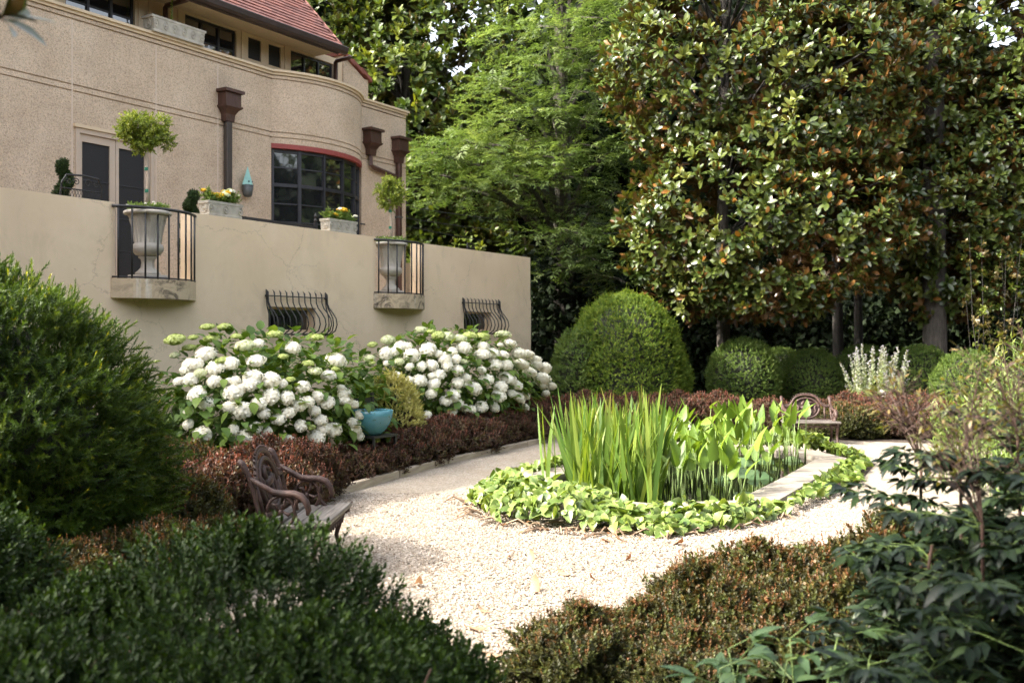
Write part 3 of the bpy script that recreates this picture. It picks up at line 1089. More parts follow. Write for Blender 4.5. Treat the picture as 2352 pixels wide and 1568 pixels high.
# parapet mouldings run along wall and bay
def run(off, z0, z1, name, mat, inn=.22):
    def p(o):
        return [(-17.0, -o)] + [(UB0 + (0 if i else -.35 * o), y) for i, (x, y) in enumerate([(UB0, -o)])] + bay(RB + o) + [(UB1 + .35 * o, -o), (UR + o, -o)]
    MB().strip(p(off), z0, z1, p(-inn)).build(name, mat, HS)


run(.005, 6.212, 6.262, 'parapet_band', MAT['dash'])
run(.03, 6.274, 6.318, 'parapet_moulding', MAT['trim'])
run(.062, 6.320, ZP, 'parapet_cap', MAT['trim'])
# right flank of the house and its parapet
MB().box(UR - .2, UR - .002, .202, 7.5, ZB, 6.19).build('flank_wall', MAT['dash'], HS)
MB().box(UR - .2, UR + .06, .225, 7.5, 6.212, ZP - .002).build('flank_parapet', MAT['trim'], HS)
MB().box(-17, UR - .22, .25, 7.4, 5.9, 5.98).build('flat_roof', MAT['trim'], HS)

# bay window: steel frame of five lights
bw = bpy.data.objects.new('bay_window', None); COL.objects.link(bw); bw.parent = HS
ZW0, ZW1 = 2.6, ZL - .002
RW = RB - .07


def bp(f, R=RW):
    t = -TH + 2 * TH * f
    return ((UB0 + UB1) / 2 + R * sin(t), -(R * cos(t) - RB * cos(TH)))


fs_ = [0.012, .2, .4, .6, .8, .988]
zs_ = [ZW0, 3.03, 3.36, 3.70, 4.02, 4.35, 4.66, ZW1]
for i, f in enumerate(fs_):
    p = bp(f)
    hw_ = .03 if i in (1, 4) else .02
    tq = -TH + 2 * TH * f
    M = Matrix.Translation((p[0], p[1], 0)) @ Matrix.Rotation(tq, 4, 'Z')
    MB().box(-hw_, hw_, -.03, .04, ZW0, ZW1).build('mullion', MAT['winframe'], bw, M=M)
for i in range(5):
    p, q = bp(fs_[i]), bp(fs_[i + 1])
    ln = sqrt((q[0] - p[0]) ** 2 + (q[1] - p[1]) ** 2)
    M = Matrix.Translation((p[0], p[1], 0)) @ Matrix.Rotation(atan2(q[1] - p[1], q[0] - p[0]), 4, 'Z')
    for j in range(7):
        MB().box(.022, ln - .022, .008, .014, zs_[j] + .006, zs_[j + 1] - .006).build('pane', MAT['glass'], bw, M=M)
    for j in range(0, 8):
        h_ = .03 if j in (0, 5, 7) else .011
        z_ = min(max(zs_[j], ZW0 + .03), ZW1 - .03) if j in (0, 7) else zs_[j]
        MB().box(.021, ln - .021, -.02 if h_ > .02 else -.006, .03, z_ - h_, z_ + h_).build('glazing_bar', MAT['winframe'], bw, M=M)
MB().strip(bay(RB - .35), ZW0, ZW1, bay(RB - .4)).build('unlit_room_sheet', MAT['screen'], bw)  # black sheet, the unlit room put into its colour
MB().strip(bay(RB), ZB, ZW0 - .003, bay(RB - .2)).build('sill_wall', MAT['dash'], HS)
MB().box(UB1 - .09, UB1 + .05, -.06, -.045, 3.86, 3.885).build('window_stay', MAT['winframe'], HS)

# terrace door: double door with black screens
dr = bpy.data.objects.new('double_door', None); COL.objects.link(dr); dr.parent = HS
u0, u1, zb, zt = DOOR
MB().box(u0, u0 + .06, -.03, .12, zb, zt).box(u1 - .06, u1, -.03, .12, zb, zt).box(u0 + .06, u1 - .06, -.03, .12, zt - .07, zt).build('door_frame', MAT['doorframe'], dr)
MB().box(u0 - .03, u1 + .03, -.055, -.002, zt + .003, zt + .05).build('drip_moulding', MAT['trim'], dr)
um = (u0 + u1) / 2
for (a, b) in ((u0 + .062, um - .004), (um + .004, u1 - .062)):
    lf = MB()
    st = .095
    lf.box(a, a + st * .55, 0, .05, zb, zt - .072).box(b - st, b, 0, .05, zb, zt - .072).box(a + st * .55, b - st, 0, .05, zt - .072 - .11, zt - .072).box(a + st * .55, b - st, 0, .05, zb, zb + .16)
    d = lf.build('door_leaf', MAT['doorframe'], dr)
    sc = MB().box(a + st * .55, b - st, .022, .03, zb + .16, zt - .182)
    sc.build('screen', MAT['screen'], d)
    rl = MB()
    for z_ in (zb + .62, zb + 1.1, zb + 1.6):
        rl.box(a + st * .55, b - st, .014, .0215, z_ - .008, z_ + .008)
    rl.build('screen_rail', MAT['winframe'], d)
MB().box(-17, UB0 - .3, .55, .6, ZB, 6.0).build('unlit_interior_sheet', MAT['screen'], HS)  # black sheet standing for the unlit inside of the house

# upper storey set back behind the parapet
YW = .5
ZE = 7.06                                    # underside of eave
uw1 = (u_at(150, -YW), u_at(310, -YW)); uw2 = (u_at(425, -YW), u_at(543, -YW)); uw3 = (u_at(668, -YW), u_at(766, -YW))
sh1 = (u_at(570, -YW), u_at(600, -YW)); sh2 = (u_at(617, -YW), u_at(645, -YW))
UG = u_at(786, -YW)
ups = [(uw1[0], uw1[1], 6.3, 7.03), (uw2[0], uw2[1], 6.3, 7.03), (uw3[0], uw3[1], 6.3, 7.03), (sh1[0], sh1[1], 6.62, 7.0), (sh2[0], sh2[1], 6.62, 7.0)]
mb = MB()
wall_holes(mb, -17, UG, 5.98, ZE + .1, YW, YW + .16, ups)
mb.build('upper_wall', MAT['trim'], HS)
for x in (321, 345, 412, 557, 656):
    uu = u_at(x, -YW)
    MB().box(uu - .04, uu + .04, YW - .022, YW - .002, 6.3, ZE).build('pilaster', MAT['trim'], HS)
for k, (a, b, z0, z1) in enumerate(ups):
    if k < 3:
        w = MB()
        w.box(a, a + .035, YW + .04, YW + .09, z0, z1).box(b - .035, b, YW + .04, YW + .09, z0, z1).box(a + .035, b - .035, YW + .04, YW + .09, z1 - .045, z1)
        fr = w.build('window', MAT['winframe'], HS)
        n = 3
        for i in range(1, n):
            x = a + (b - a) * i / n
            MB().box(x - .02, x + .02, YW + .03, YW + .085, z0, z1 - .046).build('mullion', MAT['winframe'], fr)
        MB().box(a + .036, b - .036, YW + .045, YW + .08, 6.655, 6.675).build('glazing_bar', MAT['winframe'], fr)
        for i in range(n):
            xa, xb = a + (b - a) * i / n + .02, a + (b - a) * (i + 1) / n - .02
            MB().box(xa, xb, YW + .06, YW + .066, z0, z1 - .046).build('pane', MAT['glass'], fr)
    else:
        MB().box(a, b, YW + .03, YW + .05, z0, z1).build('vent_screen', MAT['screen'], HS)
MB().box(-17, UG - .2, YW + .6, YW + .65, 5.98, ZE).build('unlit_attic_sheet', MAT['screen'], HS)  # black sheet, darkness of the unlit attic as plain colour

# roof: courses of red tiles, laid one by one
SL = math.atan(1.076)
UEV = u_at(787, .2)
YE, Z0 = -.2, 7.13
cs, sn = cos(SL), sin(SL)
RS = 5.2                                    # length of slope
mb = MB()
mb.plate([(YE, Z0 - .03), (YE + RS * cs, Z0 - .03 + RS * sn), (YE + 2 * RS * cs, Z0 - .03), (YE + 2 * RS * cs - .1, Z0 - .13), (YE + RS * cs, Z0 - .18 + RS * sn), (YE + .1, Z0 - .13)], 'x', -17.5, UEV - .02)
mb.build('roof_deck', MAT['gutter'], HS)
TWd, TH_ = .215, .118
tm = MB().add([(0, 0, 0), (TWd - .004, 0, 0), (TWd - .004, TH_ + .03, 0), (0, TH_ + .03, 0), (0, 0, .030), (TWd - .004, 0, .030), (TWd - .004, TH_ + .03, .006), (0, TH_ + .03, .006)],
              [(0, 3, 2, 1), (4, 5, 6, 7), (0, 1, 5, 4), (1, 2, 6, 5), (2, 3, 7, 6), (3, 0, 4, 7)]).mesh('roof_tile', MAT['tile'])
rot = Matrix.Rotation(SL, 4, 'X')
tiles = []
for j in range(int(RS / TH_)):
    off = (j % 2) * TWd / 2
    i = 0
    u = UEV - TWd + off * 0 - off
    while u > -2.6:
        tiles.append((u, j)); u -= TWd
vis = []
for (u, j) in tiles:
    p = hw(u, -(YE + j * TH_ * cs), Z0 + j * TH_ * sn)
    yy = 775 - (p.z - H) / p.y * PX
    vis.append((yy > -20, -p.y))
order = sorted(range(len(tiles)), key=lambda i: (not vis[i][0], -vis[i][1]))
rest = MB()
for q, i in enumerate(order):
    u, j = tiles[i]
    M = Matrix.Translation((u, YE + j * TH_ * cs + random.uniform(-.004, .004), Z0 + j * TH_ * sn)) @ rot @ Matrix.Rotation(random.uniform(-.012, .012), 4, 'Z')
    if q < 300:
        inst('roof_tile', tm, HS, M)
    else:
        rest.add([M @ Vector(v) for v in [x.co for x in tm.vertices]], [tuple(p.vertices) for p in tm.polygons])
rest.build('upper_roof_tiles', MAT['tile'], HS, kind='stuff')
rk = MB()
for j in range(0, 14):
    y, z = YE + j * .36 * cs, Z0 + .028 + j * .36 * sn
    rk.tube([(UEV - .005, y, z - .02), (UEV - .005, y + .38 * cs, z - .02 + .38 * sn)], [.03, .026], 8)
rk.build('rake_tiles', MAT['tile'], HS, True, kind='stuff')
# gutter, soffit and down pipes
gt = MB()
gprof = [(-.20, 7.09), (-.32, 7.115), (-.33, 7.10), (-.315, 7.02), (-.27, 6.985), (-.21, 6.985)]
gt.plate(gprof, 'x', -17.5, UEV + .03)
gt.build('gutter', MAT['gutter'], HS)
MB().box(-17.5, UEV + .01, -.205, YW - .003, 7.062, 7.085).build('soffit', MAT['trim'], HS)
for x, w_ in ((380, -.3), (771, -.14)):
    uu = u_at(x, w_)
    MB().tube([(uu, -.24, 7.0), (uu, -.2, 6.97), (uu, -w_ - .03, 6.96), (uu, -w_, 6.93), (uu, -w_, 6.0)], .042, 8).build('down_pipe', MAT['copper'], HS, True)
# low gable wing with stepped terracotta coping
ua, ub = UG + .002, u_at(843, -YW)
za, zb_ = 7.26, 6.93
MB().plate([(ua, 5.98), (ub, 5.98), (ub, zb_), (ub - .12, zb_), (ua, za)], 'y', YW - .03, YW + 2.2).build('gable_wing', MAT['dash'], HS)
for k in range(3):
    f0, f1 = k / 3, (k + 1) / 3 + .05
    x0, x1 = ua - .03 + (ub + .05 - ua) * f0, ua - .03 + (ub + .05 - ua) * f1
    z0, z1 = za + .015 + (zb_ - za) * f0, za - .02 + (zb_ - za) * f1
    MB().plate([(x0, z0), (x1, z1), (x1, z1 + .075), (x0, z0 + .075)], 'y', YW - .09, YW + 2.25).build('coping_tile', MAT['coping_tile'], HS)


# rain heads and their pipes
def rainhead(x, zt, w, name='rain_head'):
    u = u_at(x, .12)
    h = bpy.data.objects.new(name, None); COL.objects.link(h); h.parent = HS
    m = MB()
    def ring(hw2, d, z): return [(u - hw2, -.004, z), (u + hw2, -.004, z), (u + hw2, -d, z), (u - hw2, -d, z)]
    secs = [(w * .62, .25, zt), (w * .62, .25, zt - .05), (w * .5, .2, zt - .055), (w * .5, .2, zt - .26), (w * .56, .225, zt - .265), (w * .56, .225, zt - .29),
            (w * .42, .17, zt - .33), (w * .3, .13, zt - .40), (w * .27, .12, zt - .52)]
    vs = []; fs = []
    for s in secs: vs += ring(*s)
    for i in range(len(secs) - 1):
        for k in range(4): fs.append((4 * i + k, 4 * i + 4 + k, 4 * i + 4 + (k + 1) % 4, 4 * i + (k + 1) % 4))
    fs += [(0, 1, 2, 3), tuple(range(4 * len(secs) - 1, 4 * len(secs) - 5, -1))]
    m.add(vs, fs)
    m.build('hopper', MAT['copper'], h)
    return h, u


h1, ru1 = rainhead(529, 5.76, .33)
MB().cbox(ru1 - .06, ru1 + .06, -.115, -.015, 2.34, 5.25, .015).build('pipe', MAT['pipe'], h1)
h2, ru2 = rainhead(857, 5.77, .33)
h3, ru3 = rainhead(921, 5.75, .31)
MB().cbox(ru3 - .055, ru3 + .055, -.115, -.015, 2.34, 5.24, .015).build('pipe', MAT['copper'], h3)
MB().box(ru3 - .06, ru3 + .06, -.12, -.01, 4.1, 4.14).build('pipe_strap', MAT['lead'], h3)
MB().tube([(ru2, -.065, 5.28), (ru2, -.065, 5.06), (ru2 + .06, -.065, 5.03), (ru3 - .05, -.065, 4.93)], .05, 4).build('pipe', MAT['copper'], h2)

# ================================================================== THINGS ON THE TERRACE
def urn(loc, label, rz=0):
    t = thing('garden_urn', label, 'urn', loc, rz, 'stone urns on the balconies')
    MB().cbox(-.17, .17, -.17, .17, 0, .06, .008).build('plinth', MAT['stone'], t)
    foot = [(.15, .062), (.155, .08), (.12, .11), (.085, .15), (.075, .21), (.085, .25), (.115, .275), (.11, .285)]
    MB().lathe(foot, 24).build('foot', MAT['stone'], t, True)
    bowl = [(.09, .286), (.15, .31), (.185, .36), (.19, .40), (.175, .435), (.155, .45), (.165, .55), (.19, .68), (.215, .755), (.24, .79)]
    m = MB().lathe(bowl, 28)
    m.build('bowl', MAT['stone'], t, True)
    MB().lathe([(.235, .792), (.275, .80), (.285, .815), (.285, .835), (.27, .845), (.235, .845), (.225, .80), (.01, .79)], 28).build('rim', MAT['stone'], t, True)
    fl = MB()
    for i in range(18):
        g = 2 * pi * i / 18
        fl.tube([(.157 * cos(g), .157 * sin(g), .46), (.167 * cos(g), .167 * sin(g), .55), (.193 * cos(g), .193 * sin(g), .68), (.213 * cos(g), .213 * sin(g), .745)], .009, 4)
    fl.build('fluting', MAT['stone'], t, kind='stuff')
    return t


BU = [(G1[0] + G1[1]) / 2 - .13, (G2[0] + G2[1]) / 2 - .2]
UZ = ZS + .002
urn(hw(BU[0], WW + .02, UZ), 'grey stone urn behind the railing of the balcony nearest the door', HANG)
urn(hw(BU[1], WW - .02, UZ), 'pale stone urn behind the railing of the balcony under the curved bay', HANG)


def standard_tree(loc, hs, crowns, label, seed, lean=(0, 0)):
    """small clipped tree on a bare stem standing in an urn"""
    t = thing('topiary_tree', label, 'topiary tree', loc, 0, 'small trees in the stone urns')
    top = Vector((lean[0], lean[1], hs))
    MB().tube([(0, 0, -.02), top * .4 + Vector((.015, 0, 0)), top * .8, top], [.028, .025, .022, .018], 7).build('trunk', MAT['paletrunk'], t, True)
    br = MB()
    for c in crowns:
        br.tube([top * .93, (top + Vector(c[:3])) / 2 + Vector((0, 0, .02)), Vector(c[:3])], [.014, .01, .005], 5)
    br.build('branches', MAT['paletrunk'], t, kind='stuff')
    P, Dn = [], []
    for k, (x, y, z, r) in enumerate(crowns):
        n = int(430 * r * r / .04)
        p, nn = revolve(n, ball_prof(r, 0, rz=r * .85), seed + k, amp=.2, shell=(.45, 1))
        P.append(p + np.array((x, y, z))); Dn.append(nn)
    P = np.vstack(P); Dn = np.vstack(Dn)
    rr = np.random.default_rng(seed)
    me = scatter('foliage', TOPSH, P, Dn + np.array((0, 0, .5)) + rr.normal(size=P.shape) * .6, rr.uniform(.6, 1.1, len(P)), MAT['topiary'], seed)
    inst('foliage', me, t, kind='stuff')
    for z in (.55, .28):
        p = top * (z / hs)
        MB().tube([(p.x, p.y, p.z - .02), (p.x, p.y, p.z + .02)], .031, 8).build('tie', MAT['tie'], t)
    return t


def underplant(loc, seed, label):
    """low flowers round the foot of the little tree"""
    rr = np.random.default_rng(seed)
    n = 160
    a = rr.uniform(0, 2 * pi, n); r = .22 * np.sqrt(rr.random(n))
    P = np.stack([r * np.cos(a), r * np.sin(a), rr.uniform(0, .05, n)], 1)
    D = np.stack([np.cos(a) * .5, np.sin(a) * .5, np.ones(n)], 1) + rr.normal(size=P.shape) * .3
    t = thing('bedding_plant', label, 'plant', loc, 0, 'low plants in the urns')
    inst('foliage', scatter('foliage', TOPSH, P, D, .8, MAT['bedleaf'], seed), t, kind='stuff')
    m = BLOOMS['small']
    for i in range(12):
        inst('flower', m[i % 2], t, Matrix.Translation((rr.uniform(-.2, .2), rr.uniform(-.2, .2), rr.uniform(.05, .12))) @ Matrix.Scale(.035, 4))


def bloom(seed, mat, n=135, cover=1.95, flat=.68, name='flower_head', petal=.088):
    """round head of many four-petalled florets, radius about .5"""
    r = np.random.default_rng(seed)
    ts = []
    pet = T([(0, 0, 0), (-.5, .5, .06), (0, 1, .02), (.5, .5, .06)], [(0, 3, 2), (0, 2, 1)])
    tints = []
    for i in range(n):
        ct = 1 - (1 - cos(cover)) * (i + .5) / n
        st = sqrt(max(0, 1 - ct * ct))
        az = i * 2.39996 + r.normal() * .15
        d = np.array((st * cos(az), st * sin(az), ct))
        rad = .5 * (1 + r.normal() * .028 + .07 * sin(2 * az + seed * 1.7) * st + .04 * sin(5 * az + seed) * st)
        p = d * rad * np.array((1, 1, flat))
        nrm = d / np.array((1, 1, flat)); nrm /= np.linalg.norm(nrm)
        nrm += r.normal(size=3) * .18
        F = aim(nrm, r.normal(size=3))
        for k in range(4):
            g = k * pi / 2
            Rk = np.array([[cos(g), -sin(g), 0], [sin(g), cos(g), 0], [0, 0, 1]])
            ts.append(place(pet, F @ Rk, p, petal * r.uniform(.85, 1.1)))
            tints += [np.clip(r.normal(.6, .25), 0, 1)] * 4
    V, Fc = core_mesh(ball_prof(.44, 0, 7, .44 * flat), 1, 1, 1, 0, 10)
    c = T(V, Fc)
    J_ = join(ts + [c])
    return tri_mesh(name, J_.v, J_.f, mat, np.concatenate([tints, np.full(len(V), .1)]), J_.tip)


BLOOMS = {
    'white': [bloom(i, MAT['white']) for i in range(5)],
    'pale': [bloom(10 + i, MAT['pale'], flat=.6) for i in range(3)],
    'lime': [bloom(20 + i, MAT['lime'], 110, 1.75, .5) for i in range(3)],
    'yellow': [bloom(30 + i, MAT['yellow'], 26, 1.7, .6, 'flower', .2) for i in range(2)],
    'small': [bloom(40, MAT['white'], 16, 1.6, .6, 'flower', .25), bloom(41, MAT['pale'], 16, 1.6, .6, 'flower', .25)],
}

standard_tree(hw(BU[0], WW + .02, UZ + .82), 1.02, [(-.12, -.12, 1.08, .13), (-.02, -.03, 1.12, .09), (.13, .14, 1.14, .08), (-.2, -.16, .98, .10), (.0, .02, .92, .12), (.16, .16, .94, .09), (.08, .05, .97, .09), (-.06, -.02, .82, .09), (-.13, -.08, .9, .08)],
              'yellow green topiary tree with a bare stem in the urn by the door', 200, (-.02, -.01))
standard_tree(hw(BU[1], WW - .02, UZ + .82), .72, [(-.03, 0, .72, .15), (-.14, -.05, .87, .10), (.06, .05, .97, .11), (.1, .06, .80, .12), (-.05, 0, 1.02, .08)],
              'sparse topiary tree on a thin stem in the urn below the bay', 230, (-.01, 0))
underplant(hw(BU[0], WW + .02, UZ + .83), 240, 'low pale plants round the stem in the urn by the door')
underplant(hw(BU[1], WW - .02, UZ + .83), 241, 'low white and yellow flowers round the stem in the urn below the bay')


def planter(loc, ln, d, h, label, flowers=True, seed=0, cat='planter'):
    t = thing('stone_planter', label, cat, loc, HANG, 'cast stone planter boxes')
    m = MB()
    b, tp = .93, 1.0
    def ring(s, z): return [(-ln / 2 * s, -d / 2 * s, z), (ln / 2 * s, -d / 2 * s, z), (ln / 2 * s, d / 2 * s, z), (-ln / 2 * s, d / 2 * s, z)]
    secs = [(.95, 0), (.97, .02), (b, .035), (.97, h - .04), (1.02, h - .035), (1.02, h), (.9, h), (.88, h - .05)]
    vs, fs = [], []
    for s in secs: vs += ring(*s)
    for i in range(len(secs) - 1):
        for k in range(4): fs.append((4 * i + k, 4 * i + (k + 1) % 4, 4 * i + 4 + (k + 1) % 4, 4 * i + 4 + k))
    fs += [(3, 2, 1, 0), tuple(range(4 * len(secs) - 4, 4 * len(secs)))]
    m.add(vs, fs).build('trough', MAT['planter'], t)
    r = MB()
    k = max(3, int(ln / .16))
    for i in range(k):                         # raised roundels along the front
        x = -ln / 2 * .86 + ln * .86 * i / (k - 1)
        pts = [(x + .04 * cos(a), -d / 2 * .955 - .004, h * .5 + h * .24 * sin(a)) for a in np.linspace(0, 2 * pi, 13)]
        r.tube(pts, .007, 4)
        r.ball((x, -d / 2 * .95, h * .5), .018, 6, 4)
    for s in (-1,):
        pts = [(s * ln / 2 * .955 - .004, .055 * cos(a), h * .5 + h * .27 * sin(a)) for a in np.linspace(0, 2 * pi, 13)]
        r.tube(pts, .008, 4); r.ball((s * ln / 2 * .95, 0, h * .5), .02, 6, 4)
    r.build('relief', MAT['planter'], t, kind='stuff')
    return t


def flowerbox(loc, ln, seed, label, ny, nw):
    rr = np.random.default_rng(seed)
    t = thing('flowering_plant', label, 'flowers', loc, HANG, 'flowers in the planter boxes')
    n = 420
    P = np.stack([rr.uniform(-ln / 2, ln / 2, n), rr.uniform(-.08, .08, n), np.zeros(n)], 1)
    hgt = .05 + .10 * (.5 + .5 * np.sin(P[:, 0] * 14 + seed))
    P[:, 2] = rr.random(n) * hgt
    D = np.array([(0, 0, 1.0)]) + rr.normal(size=(n, 3)) * .7
    inst('foliage', scatter('foliage', TOPSH, P, D, .75, MAT['bedleaf'], seed), t, kind='stuff')
    for i in range(ny + nw):
        y = i < ny
        x = rr.uniform(-ln / 2, ln * .28) if y else rr.uniform(.05 * ln, ln / 2)
        z = .06 + .10 * (.5 + .5 * sin(x * 14 + seed)) + rr.uniform(0, .04)
        M = Matrix.Translation((x, rr.uniform(-.10, .06), z)) @ Matrix.Rotation(rr.uniform(-.5, .5), 4, 'X') @ Matrix.Rotation(rr.uniform(0, 6), 4, 'Z') @ Matrix.Scale(rr.uniform(.06, .085), 4)
        inst('yellow_flower' if y else 'white_flower', BLOOMS['yellow' if y else 'small'][i % 2], t, M)


for (x0, x1, sd, lb, lf) in ((464, 549, 301, 'carved stone planter box on the terrace wall beside the brown rain pipe', 'yellow flowers with pale leaves in the planter beside the rain pipe'),
                              (743, 812, 302, 'carved stone planter box on the terrace wall in front of the bay window', 'yellow and white flowers in the planter in front of the bay window')):
    a, b = u_at(x0, WW - .12), u_at(x1, WW - .12)
    planter(hw((a + b) / 2, WW - .12, WT + .001), (b - a) * .93, .2, .2, lb, seed=sd)
    flowerbox(hw((a + b) / 2, WW - .12, WT + .19), (b - a) * .84, sd, lf, 15, 9)
a, b = u_at(338, -.02), u_at(460, -.02)
planter(hw((a + b) / 2, -.02, ZP + .001), b - a, .26, .25, 'long carved stone trough on the parapet below the tiled roof')
y = thing('flower_stalk', 'tall thin yellow green stalk rising from the trough on the parapet', 'plant', hw(u_at(394, -.02), -.02, ZP + .2))
MB().tube([(0, 0, 0), (.01, 0, .25), (0, .01, .5)], [.008, .007, .004], 5).build('stem', MAT['greentwig'], y)
rr = np.random.default_rng(5)
P = np.stack([rr.normal(size=80) * .006, rr.normal(size=80) * .006, rr.uniform(.02, .5, 80)], 1)
inst('buds', scatter('buds', leaf2(.03, .02), P, rr.normal(size=(80, 3)) + np.array((0, 0, .5)), 1, MAT['topiary'], 4), y, kind='stuff')
p_ = hw(u_at(412, -.3), -.3, ZP + .0)
fin = thing('pointed_ornament', 'small dark pyramid ornament standing behind the trough on the parapet', 'ornament', p_)
MB().add([(-.09, -.09, 0), (.09, -.09, 0), (.09, .09, 0), (-.09, .09, 0), (0, 0, .42)], [(0, 1, 4), (1, 2, 4), (2, 3, 4), (3, 0, 4), (3, 2, 1, 0)]).build('pyramid', MAT['copper'], fin)

# wall lantern with a verdigris cone
ul = u_at(566, .07)
wl = thing('wall_lantern', 'wall lantern with pale green copper cone above a grey cup, beside the rain pipe', 'wall lantern', hw(ul, .0, 4.03), HANG)
MB().lathe([(.01, .0), (.055, .01), (.075, .04), (.10, .21)], 12, 0, -.10, 0).build('cup', MAT['lead'], wl, True)
MB().lathe([(.122, .205), (.118, .215), (.0, .53)], 4, 0, -.10, 0).build('cone', MAT['verdigris'], wl)
ey = MB()
for s in (-1, 1):
    ey.lathe([(.001, 0), (.016, .002), (.001, .004)], 8, s * .04, -.185, .275)
MB().box(-.03, .03, -.06, -.001, .1, .25).build('bracket', MAT['lead'], wl)
for s in (-1, 1):
    MB().ball((s * .036, -.166, .262), .016, 6, 4).build('hole', MAT['winframe'], wl)

# terrace handrail behind the wall
hr = thing('stair_railing', 'low black iron handrail behind the terrace wall below the bay window', 'railing', (OX, OY, 0), HANG)
ra, rb = u_at(556, 1.7), u_at(722, 1.7)
MB().box(ra, rb, -1.72, -1.68, 3.40, 3.44).build('handrail', MAT['iron'], hr)
for i in range(6):
    x = ra + (rb - ra) * i / 5.001
    MB().box(x - .014, x + .014, -1.714, -1.686, 2.335, 3.40).build('baluster', MAT['iron'], hr)
MB().box(ra, rb, -1.712, -1.688, 3.26, 3.285).build('lower_rail', MAT['iron'], hr)
MB().box(rb, rb + .05, -1.725, -1.675, 2.335, 3.5).lathe([(.012, 3.5), (.03, 3.53), (.015, 3.56), (.028, 3.6), (.002, 3.66)], 8, rb + .025, -1.7).build('newel_post', MAT['iron'], hr)


def iron_chair(loc, rz, label):
    t = thing('iron_chair', label, 'chair', loc, rz, 'wrought iron chairs on the terrace')
    for (x, y) in ((-.27, -.22), (.27, -.22)):
        MB().tube([(x, y, .0), (x * .96, y, .25), (x, y, .5)], .012, 6).build('leg', MAT['iron'], t)
    for s in (-1, 1):
        MB().tube([(s * .27, .26, 0), (s * .26, .22, .5), (s * .29, .30, .9), (s * .28, .34, 1.2), (s * .22, .35, 1.30)], .013, 6).build('back_post', MAT['iron'], t)
        MB().tube([(s * .28, .27, .8), (s * .30, 0, .76), (s * .29, -.2, .74), (s * .27, -.22, .5)], .012, 6).build('armrest', MAT['iron'], t)
    MB().tube([(-.22, .35, 1.30), (0, .36, 1.315), (.22, .35, 1.30)], .013, 6).build('top_rail', MAT['iron'], t)
    MB().tube([(-.28, .32, 1.14), (.28, .32, 1.14)], .009, 6).build('cross_rail', MAT['iron'], t)
    sc = MB()
    for s in (-1, 1):
        for (cx, cz, r0) in ((s * .08, 1.23, .05), (s * .19, 1.22, .04)):
            pts = [(cx + s * r0 * (1 - k / 26) * cos(k * .42), .34, cz + r0 * (1 - k / 26) * sin(k * .42)) for k in range(24)]
            sc.tube(pts, .006, 4)
    sc.build('scrolls', MAT['iron'], t, kind='stuff')
    ms = MB()
    for i in range(-14, 15):
        for s in (-1, 1):
            x0, x1 = i * .04 - .14, i * .04 + .14
            if s < 0: x0, x1 = x1, x0
            a_, b_ = Vector((x0, .255, .62)), Vector((x1, .32, 1.14))
            if max(abs(x0), abs(x1)) > .40: continue
            def clip(p, q):
                out = []
                for (m_, n_) in ((p, q), (q, p)):
                    if abs(m_.x) > .27:
                        f = (abs(m_.x) - .27) / max(1e-6, abs(m_.x - n_.x)); m_ = m_.lerp(n_, min(1, f))
                    out.append(m_)
                return out
            ms.tube(clip(a_, b_), .003, 3)
    ms.build('mesh_back', MAT['iron'], t, kind='stuff')
    MB().box(-.28, .28, -.24, .25, .49, .51).build('seat', MAT['iron'], t)
    return t


cu = u_at(150, 1.5)
iron_chair(hw(cu, 1.5, 2.332), HANG + pi, 'black wrought iron mesh chair on the terrace by the double door')
iron_chair(hw(u_at(1117, 1.3), 1.3, 2.332), HANG + .3, 'wrought iron chair at the far end of the terrace, only its scrolled top showing')


def spiral(loc, h, label, seed):
    t = thing('spiral_topiary', label, 'topiary', loc, 0, 'dark spiral conifers on the terrace')
    MB().lathe([(.11, 0), (.15, .27), (.165, .28), (.165, .32), (.14, .32), (.13, .28)], 18).build('pot', MAT['terra'], t, True)
    MB().tube([(0, 0, .25), (0, 0, h)], [.02, .006], 6).build('trunk', MAT['bark'], t)
    r_ = np.random.default_rng(seed)
    n = 3200
    s = r_.random(n) ** .8
    ang = s * 2 * pi * 3.6 + seed
    rad = .15 * (1 - s * .72)
    cz = .36 + (h - .38) * s
    P = np.stack([rad * .6 * np.cos(ang), rad * .6 * np.sin(ang), cz], 1)
    d = r_.normal(size=(n, 3)); d /= np.linalg.norm(d, axis=1, keepdims=True)
    P += d * (rad * .75)[:, None] * np.array((1, 1, .55))
    inst('foliage', scatter('foliage', BOXSH, P, d + np.array((0, 0, .4)), .62, MAT['spiral'], seed), t, kind='stuff')
    return t


spiral(hw(u_at(147, 1.05), 1.05, 2.332), 1.62, 'dark spiral conifer behind the black mesh chair by the door', 1)
spiral(hw(u_at(441, 1.6), 1.6, 2.332), 1.38, 'dark spiral conifer behind the wall between balcony and planter', 4)

# cables between house and trees
for k, (ya, yb, xb) in enumerate(((470, 505, 1500), (497, 528, 1500), (512, 560, 1400))):
    a = hw(UR - .02, -.5, z_at(ya - 4, UR, -.5)); b = at(xb, yb, 30)
    pts = [a.lerp(b, t) - Vector((0, 0, .5 * 4 * t * (1 - t) * .5)) for t in np.linspace(0, 1, 14)]
    lb = ['highest of the thin cables running from the house corner into the trees', 'middle one of the thin cables running from the house into the trees', 'lowest of the thin cables running from the house into the trees'][k]
    tag(MB().tube(pts, .008, 4).build('overhead_cable', MAT['cable']), lb, 'cable', 'cables from the house to the trees')


